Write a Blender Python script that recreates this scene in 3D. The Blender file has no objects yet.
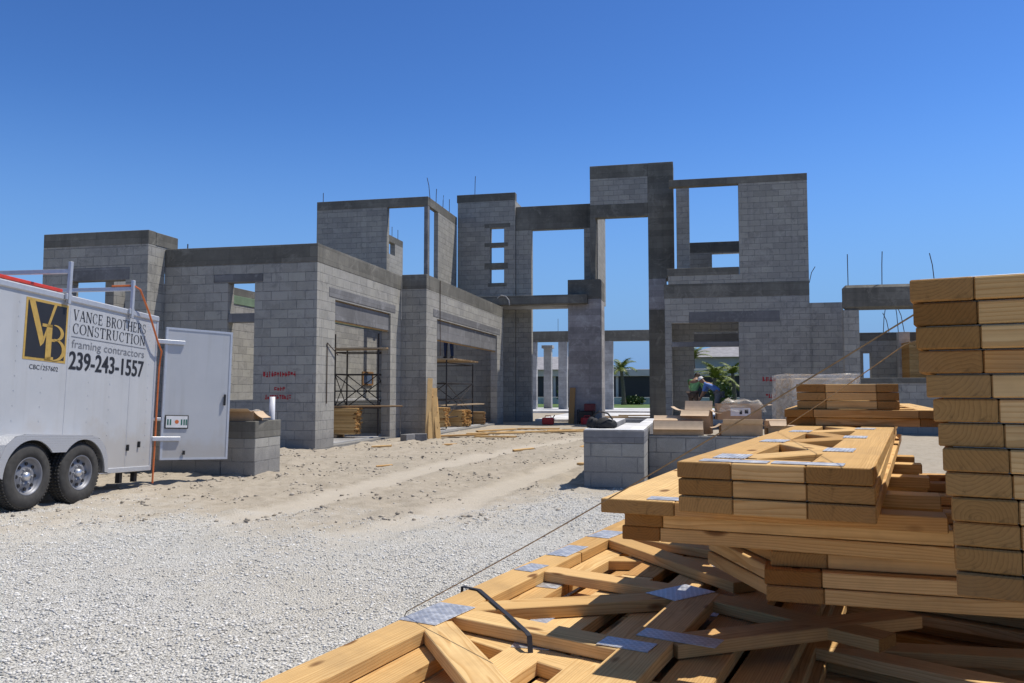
import bpy, math, random
import numpy as np
from mathutils import Vector, Matrix, noise
R = math.radians
rng = random.Random(7)
scene = bpy.context.scene
COL = scene.collection

# ------------------------------------------------------------------ helpers
class MB:
    """collects faces; build() links them as one mesh object"""
    def __init__(s): s.v = []; s.f = []
    def add(s, vs, fs):
        o = len(s.v); s.v += [tuple(p) for p in vs]; s.f += [tuple(i + o for i in f) for f in fs]; return s
    def box(s, x0, x1, y0, y1, z0, z1, M=None):
        vs = [Vector((x, y, z)) for z in (z0, z1) for y in (y0, y1) for x in (x0, x1)]
        if M is not None: vs = [M @ p for p in vs]
        return s.add(vs, [(0,2,3,1),(4,5,7,6),(0,1,5,4),(2,6,7,3),(0,4,6,2),(1,3,7,5)])
    def cbox(s, x0, x1, y0, y1, z0, z1, c=.003, M=None):
        """box with chamfered edges"""
        xs, ys, zs = (x0, x1), (y0, y1), (z0, z1)
        vs = []; idx = {}
        for k in (0,1):
            for j in (0,1):
                for i in (0,1):
                    sx, sy, sz = (1 if i == 0 else -1), (1 if j == 0 else -1), (1 if k == 0 else -1)
                    p = (xs[i], ys[j], zs[k])
                    for a in range(3):
                        q = [p[0] + c*sx, p[1] + c*sy, p[2] + c*sz]; q[a] = p[a]
                        idx[(i,j,k,a)] = len(vs); vs.append(Vector(q))
        F = []
        for a in range(3):
            b, d = (a+1) % 3, (a+2) % 3
            for e in (0,1):
                loop = []
                for (m, n) in ((0,0),(1,0),(1,1),(0,1)):
                    t = [0,0,0]; t[a] = e; t[b] = m; t[d] = n
                    loop.append(idx[(t[0],t[1],t[2],a)])
                F.append(tuple(loop if e == 1 else loop[::-1]))
        for a in range(3):                       # edges along axis a
            b, d = (a+1) % 3, (a+2) % 3
            for m in (0,1):
                for n in (0,1):
                    l = []
                    for (e, w) in ((0,b),(1,b),(1,d),(0,d)):
                        t = [0,0,0]; t[a] = e; t[b] = m; t[d] = n
                        l.append(idx[(t[0],t[1],t[2],w)])
                    F.append(tuple(l if (m == n) else l[::-1]))
        for k in (0,1):
            for j in (0,1):
                for i in (0,1):
                    l = [idx[(i,j,k,a)] for a in range(3)]
                    F.append(tuple(l if (i+j+k) % 2 == 1 else l[::-1]))
        if M is not None: vs = [M @ p for p in vs]
        return s.add(vs, F)
    def prism(s, pts, z0, z1, M=None):
        n = len(pts)
        vs = [Vector((p[0], p[1], z0)) for p in pts] + [Vector((p[0], p[1], z1)) for p in pts]
        if M is not None: vs = [M @ p for p in vs]
        return s.add(vs, [tuple(range(n-1,-1,-1)), tuple(range(n, 2*n))] + [(i,(i+1)%n,n+(i+1)%n,n+i) for i in range(n)])
    def tube(s, path, r, n=8, cap=True):
        path = [Vector(p) for p in path]; rings = []
        rr = r if isinstance(r, (list, tuple)) else [r]*len(path)
        up = Vector((0,0,1))
        for i, p in enumerate(path):
            d = (path[min(i+1,len(path)-1)] - path[max(i-1,0)]).normalized()
            a = d.cross(up)
            if a.length < .05: a = d.cross(Vector((1,0,0)))
            a.normalize(); b = a.cross(d)
            rings.append([p + (a*math.cos(2*math.pi*k/n) + b*math.sin(2*math.pi*k/n))*rr[i] for k in range(n)])
        vs = [q for g in rings for q in g]; fs = []
        for i in range(len(path)-1):
            for k in range(n):
                fs.append((i*n+k, (i+1)*n+k, (i+1)*n+(k+1)%n, i*n+(k+1)%n))
        if cap: fs += [tuple(range(n)), tuple(range((len(path)-1)*n+n-1, (len(path)-1)*n-1, -1))]
        return s.add(vs, fs)
    def lathe(s, prof, n=32, M=None, axis='x'):
        """prof: (axial, radius) list, revolved about local x"""
        vs = []; fs = []
        for (a, r) in prof:
            for k in range(n):
                t = 2*math.pi*k/n
                p = Vector((a, r*math.cos(t), r*math.sin(t)))
                vs.append(M @ p if M is not None else p)
        for i in range(len(prof)-1):
            for k in range(n):
                fs.append((i*n+k, i*n+(k+1)%n, (i+1)*n+(k+1)%n, (i+1)*n+k))
        return s.add(vs, fs)
    def build(s, name, mat=None, parent=None, smooth=False):
        me = bpy.data.meshes.new(name); me.from_pydata(s.v, [], s.f); me.update()
        if mat is not None:
            for m in (mat if isinstance(mat, (list, tuple)) else [mat]): me.materials.append(m)
        if smooth:
            me.polygons.foreach_set('use_smooth', [True]*len(me.polygons))
        o = bpy.data.objects.new(name, me); COL.objects.link(o)
        if parent is not None: o.parent = parent
        return o

def tag(o, label=None, cat=None, group=None, kind=None):
    if label: o['label'] = label
    if cat: o['category'] = cat
    if group: o['group'] = group
    if kind: o['kind'] = kind
    return o
def thing(name, label, cat, loc=(0,0,0), rot=(0,0,0), group=None):
    o = bpy.data.objects.new(name, None); COL.objects.link(o)
    o.location = loc; o.rotation_euler = rot; o.empty_display_size = .2
    return tag(o, label, cat, group)
def dup(root, loc, rot=None, label=None, group=None):
    def cp(o, parent):
        c = o.copy(); COL.objects.link(c); c.parent = parent
        for ch in list(o.children): cp(ch, c)
        return c
    r = cp(root, None); r.location = loc
    if rot is not None: r.rotation_euler = rot
    if label: r['label'] = label
    if group: r['group'] = group
    return r
ORD = ['topmost','second','third','fourth','fifth','sixth','seventh','eighth','ninth','tenth','eleventh','twelfth','thirteenth',
       'fourteenth','fifteenth','sixteenth','seventeenth','eighteenth']

# ------------------------------------------------------------------ materials
class NT:
    def __init__(s, name):
        s.m = bpy.data.materials.new(name); s.m.use_nodes = True
        s.t = s.m.node_tree; s.b = s.t.nodes['Principled BSDF']
    def n(s, kind, **kw):
        nd = s.t.nodes.new(kind)
        for k, v in kw.items():
            if k.startswith('i_'):
                nd.inputs[k[2:].replace('_', ' ')].default_value = v
            else: setattr(nd, k, v)
        return nd
    def l(s, a, b): s.t.links.new(a, b)
    def mix(s, fac, a, b, blend='MIX'):
        nd = s.t.nodes.new('ShaderNodeMix'); nd.data_type = 'RGBA'; nd.blend_type = blend
        for sock, v in ((nd.inputs[0], fac), (nd.inputs[6], a), (nd.inputs[7], b)):
            if hasattr(v, 'links') or hasattr(v, 'is_linked'): s.l(v, sock)
            elif isinstance(v, (int, float)): sock.default_value = v
            else: sock.default_value = (*v, 1) if len(v) == 3 else v
        return nd.outputs[2]
    def math(s, op, a, b=0., clamp=False):
        nd = s.t.nodes.new('ShaderNodeMath'); nd.operation = op; nd.use_clamp = clamp
        for sock, v in ((nd.inputs[0], a), (nd.inputs[1], b)):
            if hasattr(v, 'is_linked'): s.l(v, sock)
            else: sock.default_value = v
        return nd.outputs[0]
    def ramp(s, fac, stops):
        nd = s.t.nodes.new('ShaderNodeValToRGB'); e = nd.color_ramp.elements
        while len(e) < len(stops): e.new(.5)
        for i, (p, c) in enumerate(stops):
            e[i].position = p; e[i].color = (*c, 1) if not isinstance(c, (int, float)) else (c, c, c, 1)
        s.l(fac, nd.inputs[0]); return nd.outputs[0]
    def noise(s, vec, scale, detail=4, rough=.55, dist=0.):
        nd = s.n('ShaderNodeTexNoise', i_Scale=scale, i_Detail=detail, i_Roughness=rough, i_Distortion=dist)
        if vec is not None: s.l(vec, nd.inputs['Vector'])
        return nd.outputs['Fac']
    def bump(s, h, strength, dist):
        nd = s.n('ShaderNodeBump', i_Strength=strength, i_Distance=dist); s.l(h, nd.inputs['Height'])
        s.l(nd.outputs[0], s.b.inputs['Normal'])
    def set(s, **kw):
        for k, v in kw.items():
            sock = s.b.inputs[k.replace('_', ' ')]
            if hasattr(v, 'is_linked'): s.l(v, sock)
            else: sock.default_value = (*v, 1) if isinstance(v, tuple) and len(v) == 3 else v

def simple(name, col, rough=.6, metal=0., var=.12, scale=8., bump=0.):
    t = NT(name); tc = t.n('ShaderNodeTexCoord')
    nz = t.noise(tc.outputs['Object'], scale, 5)
    a = tuple(c*(1-var) for c in col); b = tuple(min(1, c*(1+var)) for c in col)
    t.set(Base_Color=t.ramp(nz, [(.3, a), (.7, b)]), Roughness=rough, Metallic=metal)
    if bump: t.bump(nz, bump, .01)
    return t.m

def block_material():
    t = NT('concrete_block'); g = t.n('ShaderNodeNewGeometry')
    sp = t.n('ShaderNodeSeparateXYZ'); t.l(g.outputs['Position'], sp.inputs[0])
    sn = t.n('ShaderNodeSeparateXYZ'); t.l(g.outputs['True Normal'], sn.inputs[0])
    ax = t.math('GREATER_THAN', t.math('ABSOLUTE', sn.outputs[0]), .6)
    u = t.math('ADD', t.math('MULTIPLY', sp.outputs[0], t.math('SUBTRACT', 1., ax)), t.math('MULTIPLY', sp.outputs[1], ax))
    cb = t.n('ShaderNodeCombineXYZ')
    t.l(t.math('ADD', u, 40.1), cb.inputs[0]); t.l(t.math('ADD', sp.outputs[2], 20.3-.02), cb.inputs[1])
    br = t.n('ShaderNodeTexBrick', offset=.5, squash=1.)
    for k, v in (('Scale', 1.), ('Mortar Size', .008), ('Mortar Smooth', .3), ('Bias', 0.), ('Brick Width', .406), ('Row Height', .203)):
        br.inputs[k].default_value = v
    br.inputs['Color1'].default_value = (0,0,0,1); br.inputs['Color2'].default_value = (1,1,1,1); br.inputs['Mortar'].default_value = (.5,.5,.5,1)
    t.l(cb.outputs[0], br.inputs['Vector'])
    blk = t.ramp(br.outputs['Color'], [(0., (.295,.28,.237)), (.3, (.35,.332,.283)), (.75, (.382,.363,.307)), (1., (.44,.418,.352))])
    big = t.noise(g.outputs['Position'], .55, 4, .6); fine = t.noise(g.outputs['Position'], 60., 3, .7)
    mid = t.noise(g.outputs['Position'], 4., 5, .65)
    c = t.mix(t.ramp(big, [(.4, 0.), (.68, .5)]), blk, (.2,.198,.2))
    c = t.mix(t.ramp(mid, [(.56, 0.), (.75, .45)]), c, (.44,.415,.385))           # mortar smears
    c = t.mix(t.ramp(mid, [(.3, .5), (.42, 0.)]), c, (.17,.17,.172))
    sm1 = t.noise(g.outputs['Position'], 1.5, 6, .75, .6)
    c = t.mix(t.ramp(sm1, [(.5, 0.), (.6, .6)]), c, (.43,.408,.365))
    sm2 = t.noise(g.outputs['Position'], 2.6, 6, .75, 1.)
    c = t.mix(t.ramp(sm2, [(.56, 0.), (.66, .6)]), c, (.17,.163,.15))
    # vertical rain streaks
    mp = t.n('ShaderNodeMapping'); mp.inputs['Scale'].default_value = (5., 5., .22); t.l(g.outputs['Position'], mp.inputs[0])
    st = t.noise(mp.outputs[0], 1., 3, .6)
    c = t.mix(t.ramp(st, [(.55, 0.), (.75, .35)]), c, (.18,.175,.17))
    # darker towards the foot of the wall
    ft = t.math('ADD', sp.outputs[2], t.math('MULTIPLY', mid, -.5))
    c = t.mix(t.ramp(ft, [(0., .55), (.18, 0.)]), c, (.16,.155,.15))
    jn = t.noise(g.outputs['Position'], 9., 2)
    mc = t.ramp(jn, [(.4, (.1,.1,.1)), (.7, (.28,.275,.265))])
    c = t.mix(t.math('MULTIPLY', br.outputs['Fac'], t.ramp(mid, [(.38, .92), (.66, .45)])), c, mc)
    c = t.mix(.22, c, t.ramp(fine, [(.3, .12), (.7, .42)]))
    t.set(Base_Color=c, Roughness=.92)
    h = t.math('ADD', t.math('MULTIPLY', t.math('SUBTRACT', 1., br.outputs['Fac']), 1.), t.math('MULTIPLY', fine, .35))
    t.bump(h, .8, .01)
    return t.m

def concrete_material(name, col, streak=.4, board=False):
    t = NT(name); g = t.n('ShaderNodeNewGeometry')
    a = t.noise(g.outputs['Position'], .9, 5, .65); b = t.noise(g.outputs['Position'], 7., 6, .7); f = t.noise(g.outputs['Position'], 70., 3)
    c = t.ramp(a, [(.3, tuple(x*.72 for x in col)), (.7, tuple(x*1.25 for x in col))])
    c = t.mix(t.ramp(b, [(.5, 0.), (.75, .4)]), c, tuple(x*1.55 for x in col))
    mp = t.n('ShaderNodeMapping'); mp.inputs['Scale'].default_value = (6., 6., .3); t.l(g.outputs['Position'], mp.inputs[0])
    st = t.noise(mp.outputs[0], 1., 4, .6)
    c = t.mix(t.ramp(st, [(.5, 0.), (.72, streak)]), c, tuple(x*.5 for x in col))
    sp = t.n('ShaderNodeSeparateXYZ'); t.l(g.outputs['Position'], sp.inputs[0]); cb = t.n('ShaderNodeCombineXYZ')
    t.l(t.math('ADD', t.math('ADD', sp.outputs[0], sp.outputs[1]), 50.3), cb.inputs[0]); t.l(t.math('ADD', sp.outputs[2], 20.), cb.inputs[1])
    br = t.n('ShaderNodeTexBrick', offset=.37)
    for k, v in (('Scale', 1.), ('Mortar Size', .006), ('Mortar Smooth', .5), ('Brick Width', 1.83), ('Row Height', .235)): br.inputs[k].default_value = v
    br.inputs['Color1'].default_value = (.78,.78,.78,1); br.inputs['Color2'].default_value = (1.2,1.2,1.2,1); br.inputs['Mortar'].default_value = (.6,.6,.6,1)
    t.l(cb.outputs[0], br.inputs['Vector'])
    c = t.mix(.75, c, br.outputs['Color'], 'MULTIPLY')
    pt = t.noise(g.outputs['Position'], 1.7, 6, .75, .8)
    c = t.mix(t.ramp(pt, [(.54, 0.), (.68, .5)]), c, tuple(min(.6, x*2.1) for x in col))
    t.set(Base_Color=c, Roughness=.88)
    t.bump(t.math('ADD', t.math('MULTIPLY', b, .6), t.math('MULTIPLY', f, .3)), .35, .012)
    return t.m

def wood_material(name, light, dark, end, rough=.85, rings=26.):
    """solid wood: growth rings round an axis near the board, stretched along local x"""
    t = NT(name); tc = t.n('ShaderNodeTexCoord'); oi = t.n('ShaderNodeObjectInfo')
    rn = oi.outputs['Random']
    of = t.n('ShaderNodeCombineXYZ')
    t.l(t.math('MULTIPLY', rn, 37.), of.inputs[0])
    t.l(t.math('SUBTRACT', t.math('MULTIPLY', t.math('FRACT', t.math('MULTIPLY', rn, 13.7)), .16), .08), of.inputs[1])
    t.l(t.math('SUBTRACT', t.math('MULTIPLY', t.math('FRACT', t.math('MULTIPLY', rn, 71.3)), .14), .11), of.inputs[2])
    va = t.n('ShaderNodeVectorMath', operation='ADD'); t.l(tc.outputs['Object'], va.inputs[0]); t.l(of.outputs[0], va.inputs[1])
    mp = t.n('ShaderNodeMapping'); mp.inputs['Scale'].default_value = (.9, 6., 6.); t.l(va.outputs[0], mp.inputs[0])
    wob = t.n('ShaderNodeTexNoise', i_Scale=1.3, i_Detail=3., i_Roughness=.55); t.l(mp.outputs[0], wob.inputs['Vector'])
    wv = t.n('ShaderNodeVectorMath', operation='MULTIPLY_ADD'); t.l(wob.outputs['Color'], wv.inputs[0])
    wv.inputs[1].default_value = (0., .05, .05); t.l(va.outputs[0], wv.inputs[2])
    sp = t.n('ShaderNodeSeparateXYZ'); t.l(wv.outputs[0], sp.inputs[0])
    r = t.math('SQRT', t.math('ADD', t.math('POWER', sp.outputs[1], 2.), t.math('POWER', sp.outputs[2], 2.)))
    ring = t.math('FRACT', t.math('MULTIPLY', r, rings*6.))
    rg = t.ramp(ring, [(0., 0.), (.6, .35), (.9, 1.), (1., 0.)])
    mp2 = t.n('ShaderNodeMapping'); mp2.inputs['Scale'].default_value = (2.5, 160., 160.); t.l(va.outputs[0], mp2.inputs[0])
    fib = t.noise(mp2.outputs[0], 1., 3, .6)
    c = t.mix(rg, light, dark)
    c = t.mix(t.ramp(fib, [(.35, .0), (.7, .35)]), c, tuple(x*.72 for x in dark))
    tint = t.ramp(rn, [(0., (.66,.54,.4)), (.2, (.98,.93,.84)), (.4, (1.12,1.1,1.04)), (.6, (.82,.72,.58)), (.8, (1.14,1.13,1.1)), (1., (.76,.58,.4))])
    c = t.mix(1., c, tint, 'MULTIPLY')
    # knots
    mk = t.n('ShaderNodeMapping'); mk.inputs['Scale'].default_value = (3.6, 9., 9.); t.l(va.outputs[0], mk.inputs[0])
    vo = t.n('ShaderNodeTexVoronoi', i_Scale=1., i_Randomness=1.); t.l(mk.outputs[0], vo.inputs['Vector'])
    c = t.mix(t.ramp(vo.outputs['Distance'], [(.07, .9), (.1, .6), (.135, 0.)]), c, (.15,.06,.02))
    blot = t.noise(va.outputs[0], 7., 4, .6)
    c = t.mix(t.ramp(blot, [(.5, 0.), (.8, .35)]), c, tuple(x*.6 for x in dark))
    # sawn ends are darker and rougher
    sn = t.n('ShaderNodeSeparateXYZ'); t.l(tc.outputs['Normal'], sn.inputs[0])
    en = t.math('GREATER_THAN', t.math('ABSOLUTE', sn.outputs[0]), .5)
    saw = t.noise(tc.outputs['Object'], 90., 3)
    ec = t.mix(t.math('MULTIPLY', rg, .6), end, tuple(x*.55 for x in end))
    ec = t.mix(t.ramp(saw, [(.4, 0.), (.7, .3)]), ec, tuple(x*1.25 for x in end))
    ec = t.mix(1., ec, tint, 'MULTIPLY')
    crk = t.noise(tc.outputs['Object'], 22., 5, .7, 1.5)
    ec = t.mix(t.ramp(crk, [(.56, 0.), (.7, .6)]), ec, tuple(x*.35 for x in end))
    c = t.mix(en, c, ec)
    wx = t.noise(va.outputs[0], 3.2, 5, .65)
    c = t.mix(t.ramp(wx, [(.5, 0.), (.72, .4)]), c, (.3,.2,.105))          # weathering and handling dirt
    t.set(Base_Color=c, Roughness=rough); t.b.inputs['Specular IOR Level'].default_value = .15
    t.bump(t.math('ADD', fib, t.math('MULTIPLY', rg, .4)), .25, .0015)
    return t.m

def plate_material():
    t = NT('galvanised_plate'); tc = t.n('ShaderNodeTexCoord')
    br = t.n('ShaderNodeTexBrick', offset=.5)
    for k, v in (('Scale', 1.), ('Mortar Size', .0045), ('Mortar Smooth', .3), ('Brick Width', .02), ('Row Height', .0105)):
        br.inputs[k].default_value = v
    mp = t.n('ShaderNodeMapping'); mp.inputs['Location'].default_value = (3., 3., 0); t.l(tc.outputs['Object'], mp.inputs[0]); t.l(mp.outputs[0], br.inputs['Vector'])
    hole = t.math('SUBTRACT', 1., br.outputs['Fac'])
    nz = t.noise(tc.outputs['Object'], 30., 4)
    c = t.mix(t.math('MULTIPLY', hole, .55), t.ramp(nz, [(.3, (.5,.51,.53)), (.7, (.72,.73,.75))]), (.1,.1,.1))
    t.set(Base_Color=c, Metallic=.6, Roughness=t.ramp(nz, [(.3, .32), (.7, .6)]))
    t.bump(t.math('MULTIPLY', br.outputs['Fac'], 1.), .6, .002)
    return t.m

def ground_material():
    t = NT('sand_and_gravel'); g = t.n('ShaderNodeNewGeometry'); P = g.outputs['Position']
    ga = t.n('ShaderNodeAttribute', attribute_name='gravel'); tr = t.n('ShaderNodeAttribute', attribute_name='track')
    gr = t.n('ShaderNodeAttribute', attribute_name='grass')
    big = t.noise(P, .5, 4, .6); mid = t.noise(P, 5., 6, .7); fine = t.noise(P, 45., 4, .7)
    sand = t.ramp(mid, [(.3, (.335,.285,.22)), (.55, (.425,.37,.295)), (.75, (.48,.425,.345))])
    sand = t.mix(t.ramp(big, [(.35, 0.), (.7, .5)]), sand, (.36,.32,.255))
    sand = t.mix(t.ramp(fine, [(.56, 0.), (.78, .4)]), sand, (.3,.25,.205))
    sand = t.mix(t.math('MULTIPLY', tr.outputs['Fac'], .75), sand, (.51,.455,.375))
    vo = t.n('ShaderNodeTexVoronoi', i_Scale=75., i_Randomness=1.); t.l(P, vo.inputs['Vector'])
    vs = t.n('ShaderNodeSeparateColor'); t.l(vo.outputs['Color'], vs.inputs[0])
    stone = t.ramp(vs.outputs[0], [(0., (.46,.44,.395)), (.5, (.63,.61,.56)), (1., (.75,.73,.68))])
    stone = t.mix(t.ramp(big, [(.45, 0.), (.65, .55)]), stone, (.58,.53,.44))
    stone = t.mix(t.ramp(fine, [(.58, 0.), (.8, .4)]), stone, (.3,.29,.27))
    c = t.mix(ga.outputs['Fac'], sand, stone)
    grass = t.ramp(mid, [(.3, (.03,.06,.015)), (.7, (.075,.12,.03))])
    c = t.mix(gr.outputs['Fac'], c, grass)
    t.set(Base_Color=c, Roughness=.95); t.b.inputs['Specular IOR Level'].default_value = .1
    h = t.math('ADD', t.math('MULTIPLY', t.math('MULTIPLY', vo.outputs['Distance'], ga.outputs['Fac']), -1.),
               t.math('ADD', t.math('MULTIPLY', fine, .6), t.math('MULTIPLY', mid, .8)))
    t.bump(h, .9, .022)
    return t.m

M = {}
M['block'] = block_material()
M['concrete'] = concrete_material('cast_concrete', (.15,.142,.12))
M['concrete_pale'] = concrete_material('smooth_concrete', (.36,.355,.35), .2)
M['lintel'] = concrete_material('precast_lintel', (.17,.168,.17), .2)
M['deck'] = concrete_material('white_deck', (.62,.61,.6), .1)
M['column'] = concrete_material('grey_cast_column', (.3,.285,.285), .25)
M['pine'] = wood_material('sawn_pine', (.75,.535,.27), (.56,.345,.145), (.37,.22,.085))
M['form'] = wood_material('orange_form_timber', (.46,.32,.17), (.34,.21,.1), (.28,.16,.08))
M['greywood'] = wood_material('weathered_plank', (.5,.42,.32), (.33,.26,.18), (.3,.22,.14))
M['plate'] = plate_material()
M['ground'] = ground_material()
def trailer_skin():
    t = NT('white_trailer_skin'); tc = t.n('ShaderNodeTexCoord'); sp = t.n('ShaderNodeSeparateXYZ'); t.l(tc.outputs['Object'], sp.inputs[0])
    a = t.noise(tc.outputs['Object'], 2.2, 5, .65)
    mp = t.n('ShaderNodeMapping'); mp.inputs['Scale'].default_value = (9., 9., .5); t.l(tc.outputs['Object'], mp.inputs[0]); b = t.noise(mp.outputs[0], 1., 4, .6)
    c = t.ramp(a, [(.3, (.43,.445,.465)), (.7, (.475,.485,.50))])
    c = t.mix(t.ramp(b, [(.52, 0.), (.75, .3)]), c, (.33,.32,.3))
    lowd = t.math('ADD', sp.outputs[2], t.math('MULTIPLY', a, -1.2))
    c = t.mix(t.ramp(lowd, [(0., .5), (.3, 0.)]), c, (.36,.325,.28))             # road dust thrown up along the bottom
    t.set(Base_Color=c, Roughness=.42)
    wv = t.noise(tc.outputs['Object'], 1.6, 2, .4); t.bump(wv, .12, .05); return t.m
M['white_metal'] = trailer_skin()
M['alu'] = simple('aluminium', (.62,.63,.65), .38, .85, .06, 20.)
M['alu_pale'] = simple('brushed_aluminium_trim', (.55,.56,.58), .5, .55, .06, 20.)
M['rubber'] = simple('tyre_rubber', (.045,.043,.04), .85, 0., .3, 14., .2)
M['rim'] = simple('silver_rim', (.2,.205,.225), .5, .3, .2)
M['black'] = simple('black_paint', (.012,.012,.013), .5)
M['ink'] = simple('dark_lettering', (.018,.019,.024), .5)
M['greyink'] = simple('grey_lettering', (.16,.165,.18), .5)
M['gold'] = simple('gold_vinyl', (.48,.31,.075), .45, 0., .12, 20.)
M['orange'] = simple('orange_cord', (.62,.16,.04), .5)
M['redladder'] = simple('red_fibreglass', (.55,.045,.025), .4, 0., .15)
M['redpaint'] = simple('red_spray_paint', (.4,.02,.03), .8, 0., .2, 30.)
M['steel'] = simple('dark_scaffold_steel', (.05,.045,.045), .6, .5, .3, 20.)
M['rebar'] = simple('rusty_rebar', (.09,.06,.045), .8, .3, .3, 30.)
M['card'] = simple('cardboard', (.47,.31,.175), .85, 0., .1, 12., .1)
M['card_in'] = simple('cardboard_inside', (.56,.41,.27), .85, 0., .08, 12.)
M['label'] = simple('white_label', (.7,.7,.7), .6)
M['rope'] = simple('tan_rope', (.3,.21,.11), .8, 0., .3, 60.)
M['strap'] = simple('blue_black_strap', (.018,.02,.03), .8)
M['darkred'] = simple('dark_red_plastic', (.13,.012,.02), .5)
M['redplastic'] = simple('red_plastic', (.45,.02,.025), .45)
M['bag'] = simple('black_bag_fabric', (.012,.012,.014), .75, 0., .4, 20., .4)
M['green_form'] = simple('green_form_panel', (.17,.24,.15), .7, 0., .25, 3.)
M['pvc'] = simple('white_pvc', (.7,.7,.72), .4)
M['skin'] = simple('skin', (.3,.17,.11), .6)
M['hair'] = simple('dark_hair', (.02,.015,.012), .7)
M['shirt_green'] = simple('green_shirt', (.25,.5,.2), .85, 0., .15)
M['shirt_blue'] = simple('blue_shirt', (.13,.25,.6), .85, 0., .15)
M['shirt_navy'] = simple('navy_shirt', (.03,.04,.09), .85, 0., .2)
M['trousers'] = simple('grey_trousers', (.15,.155,.17), .9, 0., .2)
M['jeans'] = simple('jeans', (.035,.055,.12), .9, 0., .25)
M['brown_trousers'] = simple('brown_trousers', (.09,.06,.045), .9, 0., .2)
M['cap'] = simple('white_cap', (.75,.75,.78), .8)
M['boot'] = simple('boot', (.07,.05,.035), .8)
M['roof'] = simple('grey_roof_tile', (.3,.29,.3), .9, 0., .2, 2.)
M['stucco'] = simple('pale_stucco', (.5,.48,.45), .9, 0., .06, 2.)
M['darkscreen'] = simple('dark_glazing', (.018,.02,.022), .5, 0., .3, .4)
M['trunk'] = simple('palm_trunk', (.16,.125,.09), .95, 0., .3, 6., .4)
def leaf(name, a, b):
    t = NT(name); oi = t.n('ShaderNodeObjectInfo'); g = t.n('ShaderNodeNewGeometry')
    nz = t.noise(g.outputs['Position'], 1.7, 3)
    t.set(Base_Color=t.ramp(nz, [(.3, a), (.7, b)]), Roughness=.55)
    t.b.inputs['Subsurface Weight'].default_value = 0.
    return t.m
M['palm'] = leaf('palm_leaf', (.10,.135,.018), (.2,.235,.04))
M['shrub'] = leaf('shrub_leaf', (.025,.055,.012), (.08,.13,.03))
def wrap_material(name, lo, hi):
    t = NT(name); tc = t.n('ShaderNodeTexCoord')
    mp = t.n('ShaderNodeMapping'); mp.inputs['Scale'].default_value = (3., 3., 9.); mp.inputs['Rotation'].default_value = (.5,.4,0); t.l(tc.outputs['Object'], mp.inputs[0])
    nz = t.noise(mp.outputs[0], .8, 2, .45, 2.2)
    t.set(Base_Color=(.88,.81,.70), Roughness=.3)
    t.l(t.ramp(nz, [(.35, lo), (.7, hi)]), t.b.inputs['Alpha'])
    t.bump(nz, .5, .04)
    return t.m
M['wrap'] = wrap_material('plastic_wrap', .2, .62); M['sheet'] = wrap_material('clear_plastic', .06, .32)

# ------------------------------------------------------------------ world, sun, camera
SX, SY = .41, .22                                   # horizontal sun components per unit of height (towards +x, slightly behind the house)
sun_el = math.atan(1/math.hypot(SX, SY)); sun_az = math.atan2(SX, SY)      # azimuth clockwise from +Y
w = bpy.data.worlds.new('World'); scene.world = w; w.use_nodes = True
wt = w.node_tree; bg = wt.nodes['Background']
sky = wt.nodes.new('ShaderNodeTexSky'); sky.sky_type = 'NISHITA'; sky.sun_disc = False
sky.sun_elevation = sun_el; sky.sun_rotation = sun_az
sky.air_density = 1.0; sky.dust_density = .15; sky.ozone_density = 1.6; sky.altitude = 0
sg = wt.nodes.new('ShaderNodeGamma'); sg.inputs[1].default_value = 1.5
sm = wt.nodes.new('ShaderNodeVectorMath'); sm.operation = 'MULTIPLY'; sm.inputs[1].default_value = (.36, .36, .36)
wt.links.new(sky.outputs[0], sm.inputs[0]); wt.links.new(sm.outputs[0], sg.inputs[0])
st_ = wt.nodes.new('ShaderNodeVectorMath'); st_.operation = 'MULTIPLY'; st_.inputs[1].default_value = (1.06, 1.47, 1.9); wt.links.new(sg.outputs[0], st_.inputs[0])
tcw = wt.nodes.new('ShaderNodeTexCoord'); spw = wt.nodes.new('ShaderNodeSeparateXYZ'); wt.links.new(tcw.outputs['Generated'], spw.inputs[0])
mrw = wt.nodes.new('ShaderNodeMapRange'); mrw.interpolation_type = 'SMOOTHSTEP'; mrw.inputs[1].default_value = -.02; mrw.inputs[2].default_value = .34; wt.links.new(spw.outputs[2], mrw.inputs[0])
mxw = wt.nodes.new('ShaderNodeMix'); mxw.data_type = 'RGBA'; mxw.inputs[6].default_value = (1.27, 2.35, 4.45, 1); wt.links.new(mrw.outputs[0], mxw.inputs[0]); wt.links.new(st_.outputs[0], mxw.inputs[7])
mrz = wt.nodes.new('ShaderNodeMapRange'); mrz.interpolation_type = 'SMOOTHSTEP'; mrz.inputs[1].default_value = .5; mrz.inputs[2].default_value = .8; wt.links.new(spw.outputs[2], mrz.inputs[0])
szw = wt.nodes.new('ShaderNodeVectorMath'); szw.operation = 'MULTIPLY'; szw.inputs[1].default_value = (.62, .6, .56); wt.links.new(sky.outputs[0], szw.inputs[0])
mxz = wt.nodes.new('ShaderNodeMix'); mxz.data_type = 'RGBA'; wt.links.new(mrz.outputs[0], mxz.inputs[0]); wt.links.new(mxw.outputs[2], mxz.inputs[6]); wt.links.new(szw.outputs[0], mxz.inputs[7])
wt.links.new(mxz.outputs[2], bg.inputs[0]); bg.inputs[1].default_value = .15   # deep clear subtropical blue
sl = bpy.data.lights.new('sun', 'SUN'); sl.energy = 4.6; sl.angle = R(.5); sl.color = (1., .945, .86)
so = bpy.data.objects.new('sun', sl); COL.objects.link(so)
so.rotation_euler = Vector((-SX, -SY, -1)).to_track_quat('-Z', 'Y').to_euler(); so.location = (20, 5, 40)
cam = bpy.data.cameras.new('camera'); cam.sensor_width = 36; cam.lens = 820/1024*36; cam.clip_end = 3000; cam.clip_start = .05
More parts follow.
